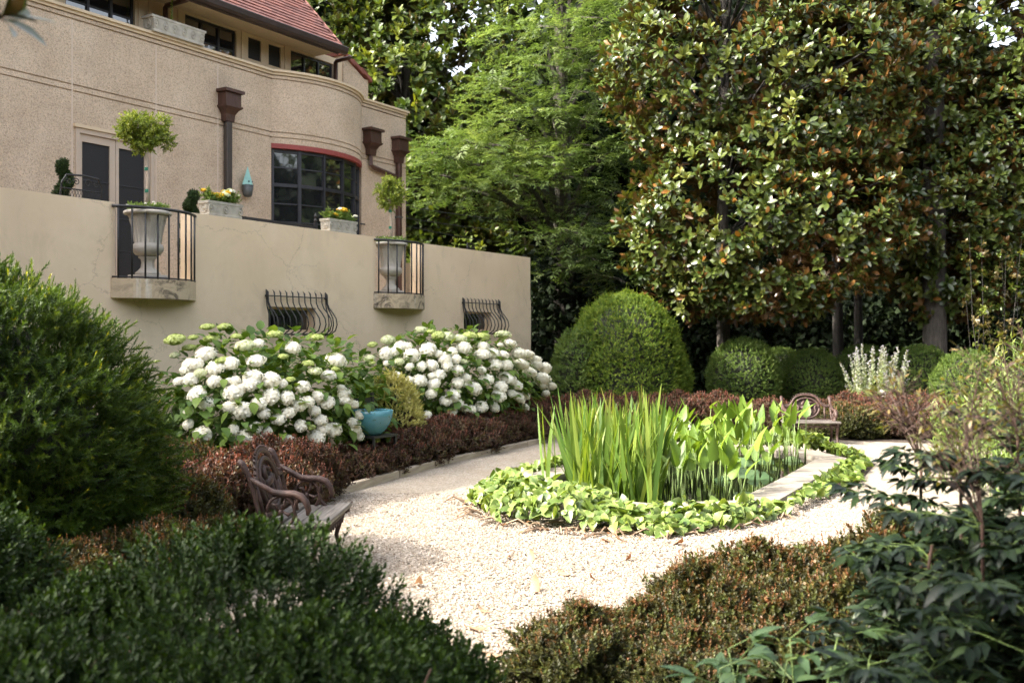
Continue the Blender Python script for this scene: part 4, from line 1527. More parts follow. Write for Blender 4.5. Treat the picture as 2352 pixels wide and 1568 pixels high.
# ================================================================== BENCHES
def garden_bench(loc, rz, label):
    t = thing('garden_bench', label, 'bench', loc, rz, 'ornate brown garden benches')
    ci = MAT['castiron']
    yb = lambda z: .03 + (z - .40) * .30         # lean of the back
    wx = .385
    for s in (-1, 1):
        x = s * wx
        MB().tube([(x, .0, .34), (x, yb(.5), .5), (x, yb(.66), .66), (x, yb(.76) + .01, .76), (x, yb(.82) + .03, .82), (x, yb(.84) + .06, .845)],
                  [.017, .018, .02, .023, .029, .022], 8).build('back_post', ci, t, True)
        MB().tube([(x, yb(.72), .72), (x, -.01, .655), (x, -.07, .625), (x, -.15, .615), (x, -.24, .615), (x, -.305, .595), (x, -.345, .55), (x, -.36, .50), (x, -.35, .465)],
                  [.018, .021, .024, .027, .027, .028, .028, .025, .012], 8).build('armrest', ci, t, True)
        sc = bpy.data.objects.new('side_scrollwork', None); COL.objects.link(sc); sc.parent = t
        MB().tube([(x, -.29, .60), (x, -.255, .56), (x, -.242, .50), (x, -.26, .44), (x, -.31, .392), (x, -.38, .37), (x, -.50, .355)], [.012, .012, .013, .014, .016, .016, .012], 7).build('front_scroll', ci, sc, True)
        MB().tube([(x, -.13 + .115 * cos(a), .485 + .115 * sin(a)) for a in np.linspace(0, 2 * pi, 25)], .0135, 6).build('ring', ci, sc, True)
        lf = MB()
        for k in range(5):
            a = k * 2 * pi / 5 + .4
            lf.tube([(x, -.13 + .02 * cos(a), .485 + .02 * sin(a)), (x, -.13 + .065 * cos(a + .5), .485 + .065 * sin(a + .5)), (x, -.13 + .108 * cos(a + .2), .485 + .108 * sin(a + .2))], [.008, .016, .007], 6)
        lf.tube([(x, -.27, .50), (x, -.255, .57), (x, -.30, .61)], .012, 6)
        lf.ball((x, -.13, .485), .024, 8, 5)
        lf.build('foliage_motif', ci, sc, True, kind='stuff')
        MB().tube([(x, .03, .40), (x, -.02, .345), (x, -.12, .325), (x, -.30, .345), (x, -.42, .37), (x, -.52, .375)], [.024, .024, .024, .023, .022, .02], 8).build('seat_rail', ci, t, True)
        MB().tube([(x, -.46, .36), (x, -.43, .28), (x, -.40, .18), (x, -.43, .08), (x, -.49, .02), (x, -.52, .012)], [.026, .026, .02, .018, .02, .016], 7).build('front_leg', ci, t, True)
        MB().tube([(x, .02, .35), (x, .0, .25), (x, .03, .12), (x, .10, .015)], [.026, .022, .018, .018], 7).build('rear_leg', ci, t, True)
    ap = MB()
    for i in range(-4, 5):
        xx = i * .08
        ap.tube([(xx - .04, -.47, .34), (xx, -.47, .295), (xx + .04, -.47, .34)], .011, 5)
    ap.tube([(-wx, -.47, .345), (wx, -.47, .345)], .014, 6)
    ap.build('front_apron', ci, t, True, kind='stuff')
    # back: toothed arch, medallion ring with relief
    arch = []
    for i in range(33):
        xx = -wx + 2 * wx * i / 32
        q = xx / .26
        z = .665 + (.215 * sqrt(max(0, 1 - (xx / .275) ** 2)) if abs(xx) < .235 else .0)
        arch.append((xx, z))
    zz = [p[1] for p in arch]
    for _ in range(4): zz = [zz[0]] + [(zz[i - 1] + zz[i] * 2 + zz[i + 1]) / 4 for i in range(1, 32)] + [zz[32]]
    arch = [(p[0], yb(z), z) for p, z in zip(arch, zz)]
    MB().tube(arch, .021, 8).build('top_rail', ci, t, True)
    th = MB()
    ln = 0
    for i in range(1, 32):
        p, q = Vector(arch[i - 1]), Vector(arch[i + 1])
        n_ = (q - p).cross(Vector((0, 1, 0))).normalized()
        if n_.z < 0: n_ = -n_
        c = Vector(arch[i])
        th.tube([c + n_ * .012, c + n_ * .033, c + n_ * .043], [.012, .011, .004], 5)
    th.build('beading', ci, t, True, kind='stuff')
    md = bpy.data.objects.new('medallion', None); COL.objects.link(md); md.parent = t
    zc, ra, rb_ = .635, .205, .185
    MB().tube([(ra * cos(a), yb(zc + rb_ * sin(a)) - .01, zc + rb_ * sin(a)) for a in np.linspace(0, 2 * pi, 33)], .02, 8).build('ring', ci, md, True)
    disc = MB()
    pts = [(ra * .97 * cos(a), zc + rb_ * .97 * sin(a)) for a in np.linspace(0, 2 * pi, 25)[:-1]]
    vs = [(px, yb(pz) + .014, pz) for px, pz in pts] + [(px, yb(pz) + .026, pz) for px, pz in pts]
    n = len(pts)
    low = [i for i in range(n)]
    disc.add(vs, [tuple(range(n)), tuple(range(n, 2 * n))[::-1]] + [(i, (i + 1) % n, n + (i + 1) % n, n + i) for i in range(n)])
    disc.build('plate', ci, md)
    rl = MB()
    def RT(ps, r): rl.tube([(px, yb(pz) - .005, pz) for px, pz in ps], r, 6)
    RT([(-.09, zc), (-.02, zc + .02), (.06, zc + .015), (.10, zc + .06)], [.03, .045, .035, .02])
    RT([(-.05, zc), (-.07, zc - .08), (-.06, zc - .14)], [.025, .016, .012])
    RT([(.05, zc), (.08, zc - .07), (.05, zc - .12)], [.024, .016, .012])
    RT([(-.05, zc + .03), (-.06, zc + .09), (-.03, zc + .13)], [.03, .028, .022])
    RT([(-.15, zc + .06), (-.12, zc + .02), (-.14, zc - .04), (-.1, zc - .1)], [.012, .02, .018, .01])
    RT([(.15, zc + .05), (.13, zc), (.15, zc - .05), (.11, zc - .11)], [.014, .022, .018, .01])
    RT([(.02, zc + .12), (.07, zc + .10), (.12, zc + .1)], [.012, .018, .01])
    RT([(-.12, zc - .12), (0, zc - .15), (.12, zc - .12)], [.016, .022, .016])
    rl.build('relief', ci, md, True, kind='stuff')
    MB().tube([(-wx, yb(.43), .43), (wx, yb(.43), .43)], .014, 6).build('back_rail', ci, t)
    for xx in (-.29, .29):
        MB().tube([(xx, yb(.43), .43), (xx * .98, yb(.55), .55), (xx, yb(.675), .672)], [.012, .018, .012], 6).build('back_stile', ci, t, True)
    for k in range(4):
        y0 = -.535 + k * .135
        zc2 = .402 - .016 * (1.5 - abs(k - 1.5)) + (.006 if k == 0 else 0)
        MB().cbox(-.43, .43, y0, y0 + .128, zc2 - .017, zc2 + .017, .007).build('seat_plank', MAT['plank'], t)
    return t


garden_bench((-1.65, 7.07, .014), radians(88), 'ornate brown iron bench with grey plank seat at the left edge of the gravel').scale = (.95, .82, .95)
garden_bench((4.63, 15.6, .014), radians(-4), 'ornate brown iron bench beyond the pond, facing the viewer').scale = (.97, .80, .83)

# blue bowl on a black iron chair between the hydrangeas
bx, by = -1.66, 11.9
ch = thing('black_metal_chair', 'small black metal chair holding the turquoise bowl between the hydrangeas', 'chair', (bx, by, 0), HANG)
MB().box(-.22, .22, -.2, .2, .47, .495).build('seat', MAT['iron'], ch)
for sx in (-1, 1):
    MB().box(sx * .2 - .014, sx * .2 + .014, -.19, -.162, 0, .47).build('leg', MAT['iron'], ch)
    MB().box(sx * .2 - .018, sx * .2 + .018, .165, .2, 0, .98).build('back_post', MAT['iron'], ch)
for z in (.72, .86):
    MB().box(-.18, .18, .175, .192, z, z + .06).build('back_slat', MAT['iron'], ch)
bl = thing('glazed_bowl', 'large turquoise glazed bowl with dark flecks between the two white hydrangeas', 'bowl', (bx, by - .06, .496))
MB().lathe([(.09, 0), (.10, .012), (.15, .06), (.20, .14), (.225, .22), (.232, .29), (.222, .295), (.212, .287), (.205, .22), (.17, .12), (.1, .05), (.01, .04)], 32).build('body', MAT['glaze'], bl, True)
bl.scale = (1.06, 1.06, 1.0)

# ================================================================== THE POND
PD = thing('garden_pond', 'raised stone-edged garden pond with pale coping ringed by ivy', 'pond', (2.0, 11.93, 0))
def pc(a, o):                                 # along, across (pond axes) to world
    dx, dy = .475, .88
    return Vector((dx * a + dy * o, dy * a - dx * o, 0))


INNER = [(9.30, -2.62), (11.3, -2.60), (13.1, -2.62), (13.65, -3.05), (13.85, -3.7), (13.65, -4.4), (13.1, -4.82), (11.4, -4.86), (9.75, -4.82), (9.1, -4.5), (8.78, -3.95), (8.80, -3.25)]
cen = np.array([11.4, -3.75])


def offs(poly, d):
    n = len(poly); out = []
    for i in range(n):
        p, a, b = np.array(poly[i]), np.array(poly[i - 1]), np.array(poly[(i + 1) % n])
        t1 = (p - a) / np.linalg.norm(p - a); t2 = (b - p) / np.linalg.norm(b - p)
        nn = np.array((t1[1], -t1[0])) + np.array((t2[1], -t2[0])); nn /= np.linalg.norm(nn)
        if nn.dot(p - cen) < 0: nn = -nn
        k = 1 / max(.5, nn.dot(np.array((t1[1], -t1[0])) * np.sign(np.array((t1[1], -t1[0])).dot(p - cen))))
        out.append(tuple(p + nn * d * k))
    return out


OUTER = offs(INNER, .36)
ZC = .11
n = len(INNER)
for i in range(n):
    q = [INNER[i], INNER[(i + 1) % n], OUTER[(i + 1) % n], OUTER[i]]
    P = [pc(*x) for x in q]
    c = sum(P, Vector()) / 4
    P = [c + (x - c) * .992 for x in P]
    mb = MB()
    zt = ZC + random.uniform(-.004, .004)
    top = [c + (x - c) * .96 for x in P]
    vs = [(p.x, p.y, 0) for p in P] + [(p.x, p.y, zt - .03) for p in P] + [(p.x, p.y, zt) for p in top]
    fs = [(3, 2, 1, 0), (8, 9, 10, 11)] + [(4 * a + k, 4 * a + (k + 1) % 4, 4 * a + 4 + (k + 1) % 4, 4 * a + 4 + k) for a in (0, 1) for k in range(4)]
    mb.add(vs, fs)
    o = mb.build('coping_stone', MAT['coping'], PD)
    o.matrix_basis = Matrix.Translation(-Vector(PD.location))
W_ = [pc(*x) for x in offs(INNER, .05)]
me = bpy.data.meshes.new('water'); me.from_pydata([(p.x, p.y, .055) for p in W_], [], [tuple(range(n))]); me.materials.append(MAT['water'])
tag(inst('pond_water', me, None), kind='structure')

# ================================================================== PLANTS
def plant_from(name, label, cat, loc, mesh, core=None, group=None, rz=0.0, sc=(1, 1, 1)):
    t = thing(name, label, cat, loc, rz, group)
    t.scale = sc
    inst('foliage', mesh, t, kind='stuff')
    if core: inst('dark_core', core, t)
    return t


# ---- clipped and natural yews
prof = [(1.05, .0), (1.16, .35), (1.18, .75), (1.10, 1.10), (.95, 1.42), (.74, 1.70), (.48, 1.92), (.05, 2.08)]
yt = thing('yew_bush', 'tall dark conical yew bush with yellow shoot tips at the left edge', 'shrub', (-3.64, 6.75, 0))
m1 = bush_mesh('foliage', prof, YEWSH, 10500, MAT['yew'], 401, amp=.15, shell=(.82, 1.0), up=.3, jit=.6, scale=(.75, 1.25), freq=6.5, tipk=lambda p, n, r: (r.random(len(p)) < .08) * .5)
inst('foliage', m1, yt, kind='stuff')
m2 = bush_mesh('shoots', prof, YEWTALL, 330, MAT['yew'], 401, amp=.15, shell=(.92, 1.0), up=1.0, jit=.25, scale=(.6, 1.05), freq=6.5, tipk=lambda p, n, r: (r.random(len(p)) < .5) * 1.0)
inst('shoots', m2, yt, kind='stuff')
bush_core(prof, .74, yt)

prof = [(1.22, .0), (1.34, .5), (1.32, 1.0), (1.22, 1.5), (1.04, 1.95), (.77, 2.33), (.42, 2.58), (.05, 2.68)]
dt = thing('yew_dome', 'large bright green clipped yew dome at the end of the cream wall', 'shrub', at(1437, 900, 19.3) * 1.0)
dt.location.z = 0
m1 = bush_mesh('foliage', prof, DOMESH, 14000, MAT['domeyew'], 411, amp=.085, shell=(.90, 1.0), up=.45, jit=.55, scale=(.7, 1.35), freq=9, tipk=lambda p, n, r: (r.random(len(p)) < .4) * .5)
inst('foliage', m1, dt, kind='stuff')
m2 = bush_mesh('shoots', prof, YEWTALL, 130, MAT['domeyew'], 412, amp=.06, shell=(.96, 1.0), up=1.8, jit=.12, scale=(.6, 1.1), freq=9, tipk=lambda p, n, r: np.ones(len(p)) * .6)
inst('shoots', m2, dt, kind='stuff')
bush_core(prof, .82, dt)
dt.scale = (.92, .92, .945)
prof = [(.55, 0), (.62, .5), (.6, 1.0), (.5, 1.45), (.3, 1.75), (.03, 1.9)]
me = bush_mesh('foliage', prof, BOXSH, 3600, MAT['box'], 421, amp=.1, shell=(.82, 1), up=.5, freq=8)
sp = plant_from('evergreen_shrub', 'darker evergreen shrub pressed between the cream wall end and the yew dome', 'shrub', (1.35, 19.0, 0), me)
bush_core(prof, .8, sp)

# ---- boxwood balls
bprof = ball_prof(.78, .80, 12, .82)
BXM = [bush_mesh('foliage', bprof, BOXSH, 4600, MAT['box'], 430 + i, amp=.035, shell=(.90, 1), up=.35, jit=.4, freq=9) for i in range(2)]
bxs = [((1708, 20.0), .92, 'nearest clipped boxwood ball, beside the pale trunk and the yew dome'),
       ((1866, 20.6), .80, 'clipped boxwood ball directly behind the far bench'),
       ((1985, 20.8), .84, 'clipped boxwood ball half hidden behind the pale sage spires'),
       ((2116, 20.2), .84, 'clipped boxwood ball just to the right of the pale sage'),
       ((2225, 17.5), .80, 'clipped boxwood ball furthest right, beside the bright tall perennials'),
       ((1792, 22.4), .80, 'clipped boxwood ball set back between two nearer ones')]
for i, ((x, Y), s, lb) in enumerate(bxs):
    t = thing('boxwood_ball', lb, 'shrub', (rx(x) * Y, Y, 0), random.uniform(0, 6), 'clipped boxwood balls along the back')
    t.scale = (s, s, s * 1.08)
    inst('foliage', BXM[i % 2], t, kind='stuff')
    bush_core(bprof, .84, t)

# ---- barberry mounds
bp_ = dome(.46, .5, .02)
BRM = []
for k in range(4):
    mt = MAT['barberry'] if k < 2 else MAT['barberry_red']
    p, nn = revolve(4300, bp_, 440 + k, amp=.34, shell=(.66, 1.0), freq=3.4, zmin=.02)
    r_ = np.random.default_rng(440 + k)
    top = np.clip((p[:, 2] - .18) / .3, 0, 1)
    D = nn * .7 + np.array((0, 0, .8)) + r_.normal(size=p.shape) * .45
    tk = top ** 2.5 * (r_.random(len(p)) < .35) * r_.uniform(.3, 1, len(p)) + .03
    m_a = scatter('foliage', BARSH, p, D, r_.uniform(.85, 1.45, len(p)), mt, 440 + k, tipk=tk)
    p, nn = revolve(230, bp_, 440 + k, amp=.34, shell=(.95, 1.04), freq=3.4, zmin=.2)
    D = nn * .35 + np.array((0, 0, 1.2)) + r_.normal(size=p.shape) * .2
    m_b = scatter('shoots', BARTALL, p, D, r_.uniform(.7, 1.15, len(p)), mt, 455 + k, tipk=np.ones(len(p)))
    BRM.append((m_a, m_b))
tw = MB()
for i in range(26):
    a = random.uniform(0, 6.28); r0 = random.uniform(.02, .2)
    tw.tube([(r0 * cos(a), r0 * sin(a), 0), (r0 * 1.6 * cos(a), r0 * 1.6 * sin(a), .2), (r0 * 2 * cos(a + .2), r0 * 2 * sin(a + .2), .38)], [.006, .004, .002], 3)
BTW = tw.mesh('stems', MAT['twig'])


ORD = 'first second third fourth fifth sixth seventh eighth ninth tenth eleventh twelfth thirteenth fourteenth fifteenth'.split()


def barberry(x, y, s, k, label, group, sz=1.0):
    t = thing('barberry_bush', label, 'shrub', (x, y, 0), random.uniform(0, 6.28), group)
    t.scale = (s, s, s * sz)
    inst('foliage', BRM[k][0], t, kind='stuff'); inst('shoots', BRM[k][1], t, kind='stuff')
    inst('stems', BTW, t, kind='stuff')


GH = 'barberry hedge below the hydrangeas'
ka = kb = 0
for u in np.arange(-.62, 5.3, .52):
    p = hw(u, timber_w(u) - .46)
    barberry(p.x, p.y, random.uniform(.98, 1.1), 2 + random.randint(0, 1), 'dark red barberry bush, %s along the timber edging from the turquoise bowl' % ORD[ka], GH, random.uniform(.86, 1.0))
    ka += 1
    if u > 0:
        p = hw(u + .2, timber_w(u) - .95)
        barberry(p.x, p.y, random.uniform(.9, 1.0), 2 + random.randint(0, 1), 'barberry bush tucked under the farther hydrangea, %s from the bowl in the rear row' % ORD[kb], GH)
        kb += 1
for u, lb in ((-1.15, 'at the foot of the turquoise bowl'), (-1.65, 'just left of the turquoise bowl, under the drooping blooms')):
    p = hw(u, timber_w(u) - .42)
    barberry(p.x, p.y, .95, 2, 'low dark barberry bush ' + lb, GH, .8)
LB = ['behind the left bench, nearest its far armrest', 'behind the left bench, directly back of its medallion', 'left of the bench back, middle of the cluster', 'directly behind the near post of the left bench', 'below the leftmost white hydrangea blooms',
      'beside the timber edging beyond the left bench', 'left of the bench, nearest the conical yew', 'between bench back and hydrangea, lower one', 'just beyond the far arm of the left bench']
for (x, y, s), lb in zip(((-2.35, 9.6, 1.05), (-2.85, 9.1, 1.1), (-3.0, 8.3, 1.1), (-2.5, 8.55, 1.05), (-3.35, 9.7, 1.15), (-2.2, 10.1, 1.0), (-2.75, 7.75, 1.05), (-2.45, 9.0, .95), (-2.15, 9.25, .9)), LB):
    barberry(x, y, s, random.randint(0, 3), 'rusty brown barberry bush ' + lb, 'barberry bushes behind the left bench', 1.1)
for (x, y, s), lb in zip(((-2.25, 6.2, .95), (-2.0, 6.75, .8), (-2.6, 5.7, .9)), ('middle one of three', 'one nearest the bench', 'one nearest the viewer')):
    barberry(x, y, s, random.randint(0, 1), 'low barberry bush between conical yew and dark hedge, ' + lb, 'barberry bushes beside the yew')
FR = [(.33, 4.72, .78, .82), (.62, 4.92, .70, .86), (.98, 5.12, .85, .92), (.82, 4.55, .72, .72), (1.32, 5.45, .98, .98), (1.25, 4.82, .85, .86), (1.75, 5.6, 1.02, 1.0), (1.7, 5.0, .9, .9),
      (2.2, 5.75, 1.02, 1.0), (2.15, 5.2, .95, .95), (2.7, 5.9, 1.0, 1.0), (2.65, 5.3, .95, .95), (.98, 5.5, .62, .9)]
FL = ['leftmost of the near hedge, jutting into the gravel', 'second from the left in the near hedge', 'third from the left in the near hedge', 'behind the leftmost peony at the bottom', 'mid near hedge, on its gravel side', 'mid near hedge, on its soil side above the peonies',
      'near hedge, gravel side, just left of the nandina', 'near hedge, soil side, just left of the nandina', 'near hedge, gravel side, veiled by nandina leaves', 'near hedge, soil side, veiled by nandina leaves', 'near hedge, gravel side, farthest right', 'near hedge, soil side, farthest right', 'small one jutting toward the ivy from the near hedge']
for (x, y, s, sz), lb in zip(FR, FL):
    barberry(x, y, s * .96, random.randint(0, 1), 'orange tipped barberry bush, ' + lb, 'barberry hedge at the near right', sz * random.uniform(.84, 1.1))
for k, x in enumerate((1345, 1400, 1455, 1510, 1560, 1605, 1650)):
    Y = 17.9 + random.uniform(-.2, .2)
    barberry(rx(x) * Y, Y, random.uniform(1.05, 1.2), 2 + random.randint(0, 1), 'far barberry bush below the yew dome, %s of its row from the cream wall' % ORD[k], 'far barberry hedge below the yew dome', .98)
barberry(rx(1775) * 17.5, 17.5, 1.05, 2, 'single barberry bush just left of the far bench', None)
for k, x in enumerate((1945, 2000, 2055, 2110, 2165, 2220)):
    Y = 16.6 + random.uniform(-.2, .2)
    barberry(rx(x) * Y, Y, random.uniform(1.1, 1.25), random.choice([0, 2, 3]), 'rusty barberry bush right of the far bench, %s of its front row' % ORD[k], 'far barberry hedge right of the bench', .85)
    Y += .8
    barberry(rx(x) * Y, Y, 1.2, 3, 'rusty barberry bush right of the far bench, %s of its back row' % ORD[k], 'far barberry hedge right of the bench', .95)

# ---- dark foreground hedge
ht = thing('dark_hedge', 'dark glossy evergreen hedge filling the lower left foreground', 'hedge', (0, 0, 0))
P, Dn = [], []
for k, (x, y, rx_, ry_, h) in enumerate(((-.94, 3.55, .72, .60, .955), (-1.5, 3.5, .5, .5, .74), (-2.12, 3.75, .46, .5, 1.0), (-1.45, 2.95, .85, .5, .72), (-.62, 3.0, .62, .5, .74), (-.42, 3.35, .42, .5, .62), (-2.3, 3.0, .6, .6, .9))):
    p, nn = revolve(3300, [(r, z) for r, z in dome(1.0, h, .02)], 460 + k, rx_, ry_, amp=.11, shell=(.68, 1.0), freq=6, zmin=.1)
    P.append(p + np.array((x, y, 0))); Dn.append(nn)
P = np.vstack(P); Dn = np.vstack(Dn)
r_ = np.random.default_rng(461)
D = Dn * .8 + np.array((0, 0, .8)) + r_.normal(size=P.shape) * .35
tint = np.clip(r_.normal(.5, .25, len(P)), 0, 1)
inst('foliage', scatter('foliage', HEDSH, P, D, r_.uniform(.75, 1.2, len(P)), MAT['hedge'], 462, tint=tint, tipk=r_.random(len(P)) ** 2), ht, kind='stuff')
tw = MB()
for i in range(60):
    x, y = random.uniform(-2.2, -.4), random.uniform(2.9, 3.8)
    tw.tube([(x, y, 0), (x + random.uniform(-.1, .1), y, .35), (x + random.uniform(-.2, .2), y + random.uniform(-.1, .1), .7)], [.009, .006, .003], 4)
tw.build('stems', MAT['twig'], ht, kind='stuff')


# ---- white hydrangeas
def ray_ell(x, y, c, rad, rz):
    """first hit of the sight line through a picture point with an upright ellipsoid turned by rz"""
    o = Vector((0, 0, H)) - c
    d = Vector((rx(x), 1, (775 - y) / PX))
    R_ = Matrix.Rotation(-rz, 3, 'Z')
    o, d = R_ @ o, R_ @ d
    o = Vector((o.x / rad[0], o.y / rad[1], o.z / rad[2])); d = Vector((d.x / rad[0], d.y / rad[1], d.z / rad[2]))
    a, b, cc = d.dot(d), o.dot(d), o.dot(o) - 1
    disc = b * b - a * cc
    t = (-b - sqrt(disc)) / a if disc > 0 else -b / a
    return Vector((0, 0, H)) + Vector((rx(x), 1, (775 - y) / PX)) * t, t


def hydrangea(uc, wc, zc, rad, blooms, o, label, seed):
    c = hw(uc, wc, zc)
    t = thing('hydrangea_bush', label, 'shrub', (c.x, c.y, 0), 0, 'white hydrangea bushes before the wall')
    loc = Vector((c.x, c.y, 0))
    r_ = np.random.default_rng(seed)
    for (cx, cy, dm, kind) in blooms:
        x, y = (o[0] + cx / 3.136) * .9408, (o[1] + cy / 3.136) * .9408
        p, tt = ray_ell(x, y, c, rad, HANG)
        dia = dm / 3.136 * .9408 / PX * tt * 1.03
        nrm = (p - c); nrm = Vector((nrm.x / rad[0] ** 2, nrm.y / rad[1] ** 2, nrm.z / rad[2] ** 2)).normalized()
        nrm = (nrm * (.9 if kind == 'w' else .25) + Vector((0, 0, .75))).normalized()
        me = BLOOMS[{'w': 'white', 'g': 'lime', 'p': 'pale'}[kind]]
        M = Matrix.Translation(p - loc - nrm * dia * .1) @ nrm.to_track_quat('Z', 'Y').to_matrix().to_4x4() @ Matrix.Rotation(r_.uniform(0, 6.28), 4, 'Z') @ Matrix.Diagonal((dia * r_.uniform(.94, 1.08), dia * r_.uniform(.94, 1.08), dia * r_.uniform(.9, 1.12), 1))
        inst('flower_head', me[r_.integers(0, len(me))], t, M)
    # leaves: a shell of big ovate blades, hanging a little
    n = 3300
    d = r_.normal(size=(n, 3)); d[:, 2] = np.abs(d[:, 2]) * .9 - .25
    d /= np.linalg.norm(d, axis=1, keepdims=True)
    s = r_.uniform(.6, 1.04, n) * (1 + lumps(d, seed, freq=4) * .15)
    loc_p = d * np.array(rad) * np.array((1, 1, .93)) * s[:, None]
    Rz = np.array(Matrix.Rotation(HANG, 3, 'Z'))
    W3 = loc_p @ Rz.T + np.array((0, 0, zc))
    keep = W3[:, 2] > .05
    W3, d = W3[keep], d[keep]
    dw = d @ Rz.T
    lfs = [leaf_long(.15, .105, [(0, 0), (.12, .6), (.38, 1), (.7, .72), (1, 0)], curve=.6, fold=.18), leaf_long(.15, .095, [(0, 0), (.12, .6), (.38, 1), (.7, .72), (1, 0)], curve=1.0, fold=.25)]
    # the blade points outward and down, its face looks up and out
    D_ = dw * .8 + r_.normal(size=dw.shape) * .45 + np.array((0, 0, -.25))
    Rm = frames(D_, seed, (0, 0, 1))
    front = dw @ np.array((.1, -1, .25)) + r_.random(len(dw)) * .3
    order = np.argsort(-front)
    big, restix = order[:220], order[220:]
    variants = []
    for k in range(6):
        l = lfs[k % 2]
        variants.append(tri_mesh('leaf', l.v, l.f, MAT['hydleaf'], np.full(len(l.v), (.15, .35, .5, .62, .8, .95)[k]), l.tip))
    for i in big:
        M = Matrix([[*(Rm[i][a] * 1.0), W3[i][a]] for a in range(3)] + [[0, 0, 0, 1]])
        inst('leaf', variants[r_.integers(0, 6)], t, M @ Matrix.Scale(r_.uniform(.7, 1.2), 4))
    sc = r_.uniform(.7, 1.15, len(restix))
    inst('inner_leaves', scatter('inner_leaves', lfs, W3[restix], D_[restix], sc, MAT['hydleaf'], seed, hint=(0, 0, 1)), t, kind='stuff')
    st = MB()
    for i in range(60):
        q = W3[order[i * 7]]
        b0 = Vector((q[0] * .25, q[1] * .25, 0))
        st.tube([b0, (Vector(q) * .6 + Vector((0, 0, .1))), Vector(q)], [.008, .006, .004], 4)
    st.build('stems', MAT['greentwig'], t, kind='stuff')
    return t


def BL(txt):
    out = []
    for tok in txt.split():
        k = 'w'
        if tok[-1] in 'gp': k, tok = tok[-1], tok[:-1]
        a, b, d = tok.split(',')
        out.append((float(a), float(b), float(d), k))
    return out


LEFT = BL("""472,348,155 350,430,120 400,425,110 545,455,130 665,420,130 860,400,130 355,545,120 265,560,80 310,475,80 540,560,110 835,525,140 975,545,140 1060,580,80 815,580,130
685,640,150 745,610,80 405,655,150 475,727,115 660,755,110 750,780,160 975,670,140 885,725,120 1100,685,120 1195,740,120 1260,715,100 1335,675,90 1410,720,115 1220,600,110 1420,515,110 1475,395,145
1145,300,125 880,270,90 920,805,100 1030,850,110 1110,800,100 1310,785,95 1355,855,100 1205,900,95 1380,920,105 1455,930,120 1325,985,120 855,920,100 945,940,85 770,990,150 685,935,95 895,1010,90
1110,1010,85 445,970,140 340,890,90 340,795,70 375,1100,110 1545,700,110 1610,735,85 1540,650,100 1615,880,95 1625,930,100 1650,975,90 1660,815,85 1515,610,60 700,560,90 650,560,60
490,140,110g 620,140,115g 1005,195,120g 1330,220,110g 240,235,160g 380,225,75g 520,230,110g 350,300,105g 710,215,80g 780,280,160p 1070,370,75g 1260,420,90g 435,495,105p 1125,545,70g 1285,910,70g
1470,465,65g 615,395,110g 1580,1145,75p 1770,1000,100g 1555,1070,70p 1715,1060,60p 1775,1085,65p 240,360,80p 1315,480,100p""")
RIGHT = BL("""290,345,110 165,385,80p 185,420,50g 185,280,85g 305,240,110p 400,290,90 360,330,80 450,290,70 485,360,120 555,165,90p 635,180,70g 690,205,110g 760,215,110p 850,230,110p 930,205,110g 1030,210,110g
1050,235,60g 610,315,130 885,300,115 800,330,80 1035,290,90 1185,200,115p 1240,275,90 1165,285,50 1030,350,110 1110,345,110 1185,355,90 1310,350,110 1380,355,90 1440,400,80 1330,430,110 1510,460,100
1390,495,100 1485,540,130 1560,600,70 1515,655,60 1450,440,90 1225,530,130 1290,585,110 1170,605,110 1155,670,110 1260,655,80 1310,680,110 1360,675,70 1060,545,105 1125,430,110 1210,430,110 1025,475,65
900,535,80 970,615,115 840,570,95 895,585,50 760,440,90 840,475,90 740,385,110 825,390,80 885,410,65p 690,350,70 640,435,90 560,445,85 470,450,70 545,555,110 655,580,95 690,510,100 640,520,60 465,550,65
635,655,90 510,650,50p 360,525,90 125,575,100 465,710,55 800,670,110 745,710,90 840,735,85 895,770,70 945,780,80 1020,755,95 1120,760,80 790,795,80 600,820,75 610,920,60 1360,765,75 1375,815,45
390,410,80p 295,425,50 835,640,60p 1490,600,60""")
hydrangea(-1.65, 4.1, .55, (1.78, 1.12, 1.3), LEFT, (350, 750), 'nearer white hydrangea bush below the larger window grille, left of the blue bowl', 470)
hydrangea(2.3, 3.8, .6, (2.2, .98, 1.32), RIGHT, (850, 750), 'farther white hydrangea bush under the second balcony, right of the blue bowl', 480)

# ---- golden conifer behind the bowl
gp = [(.42, .05), (.48, .3), (.44, .6), (.32, .88), (.14, 1.12), (.02, 1.25)]
gm = bush_mesh('foliage', gp, GOLDSH, 3400, MAT['gold'], 490, amp=.16, shell=(.72, 1), up=.6, jit=.4, freq=4)
gt_ = plant_from('golden_conifer', 'golden yellow conifer behind the turquoise bowl', 'shrub', at(897, 900, 13.1) * 1, gm); gt_.location.z = 0
bush_core(gp, .7, gt_)
g2 = plant_from('golden_conifer', 'smaller golden conifer rising just left of the larger one behind the bowl', 'shrub', at(846, 900, 13.3) * 1, gm, rz=2.0, sc=(.6, .6, .85)); g2.location.z = 0

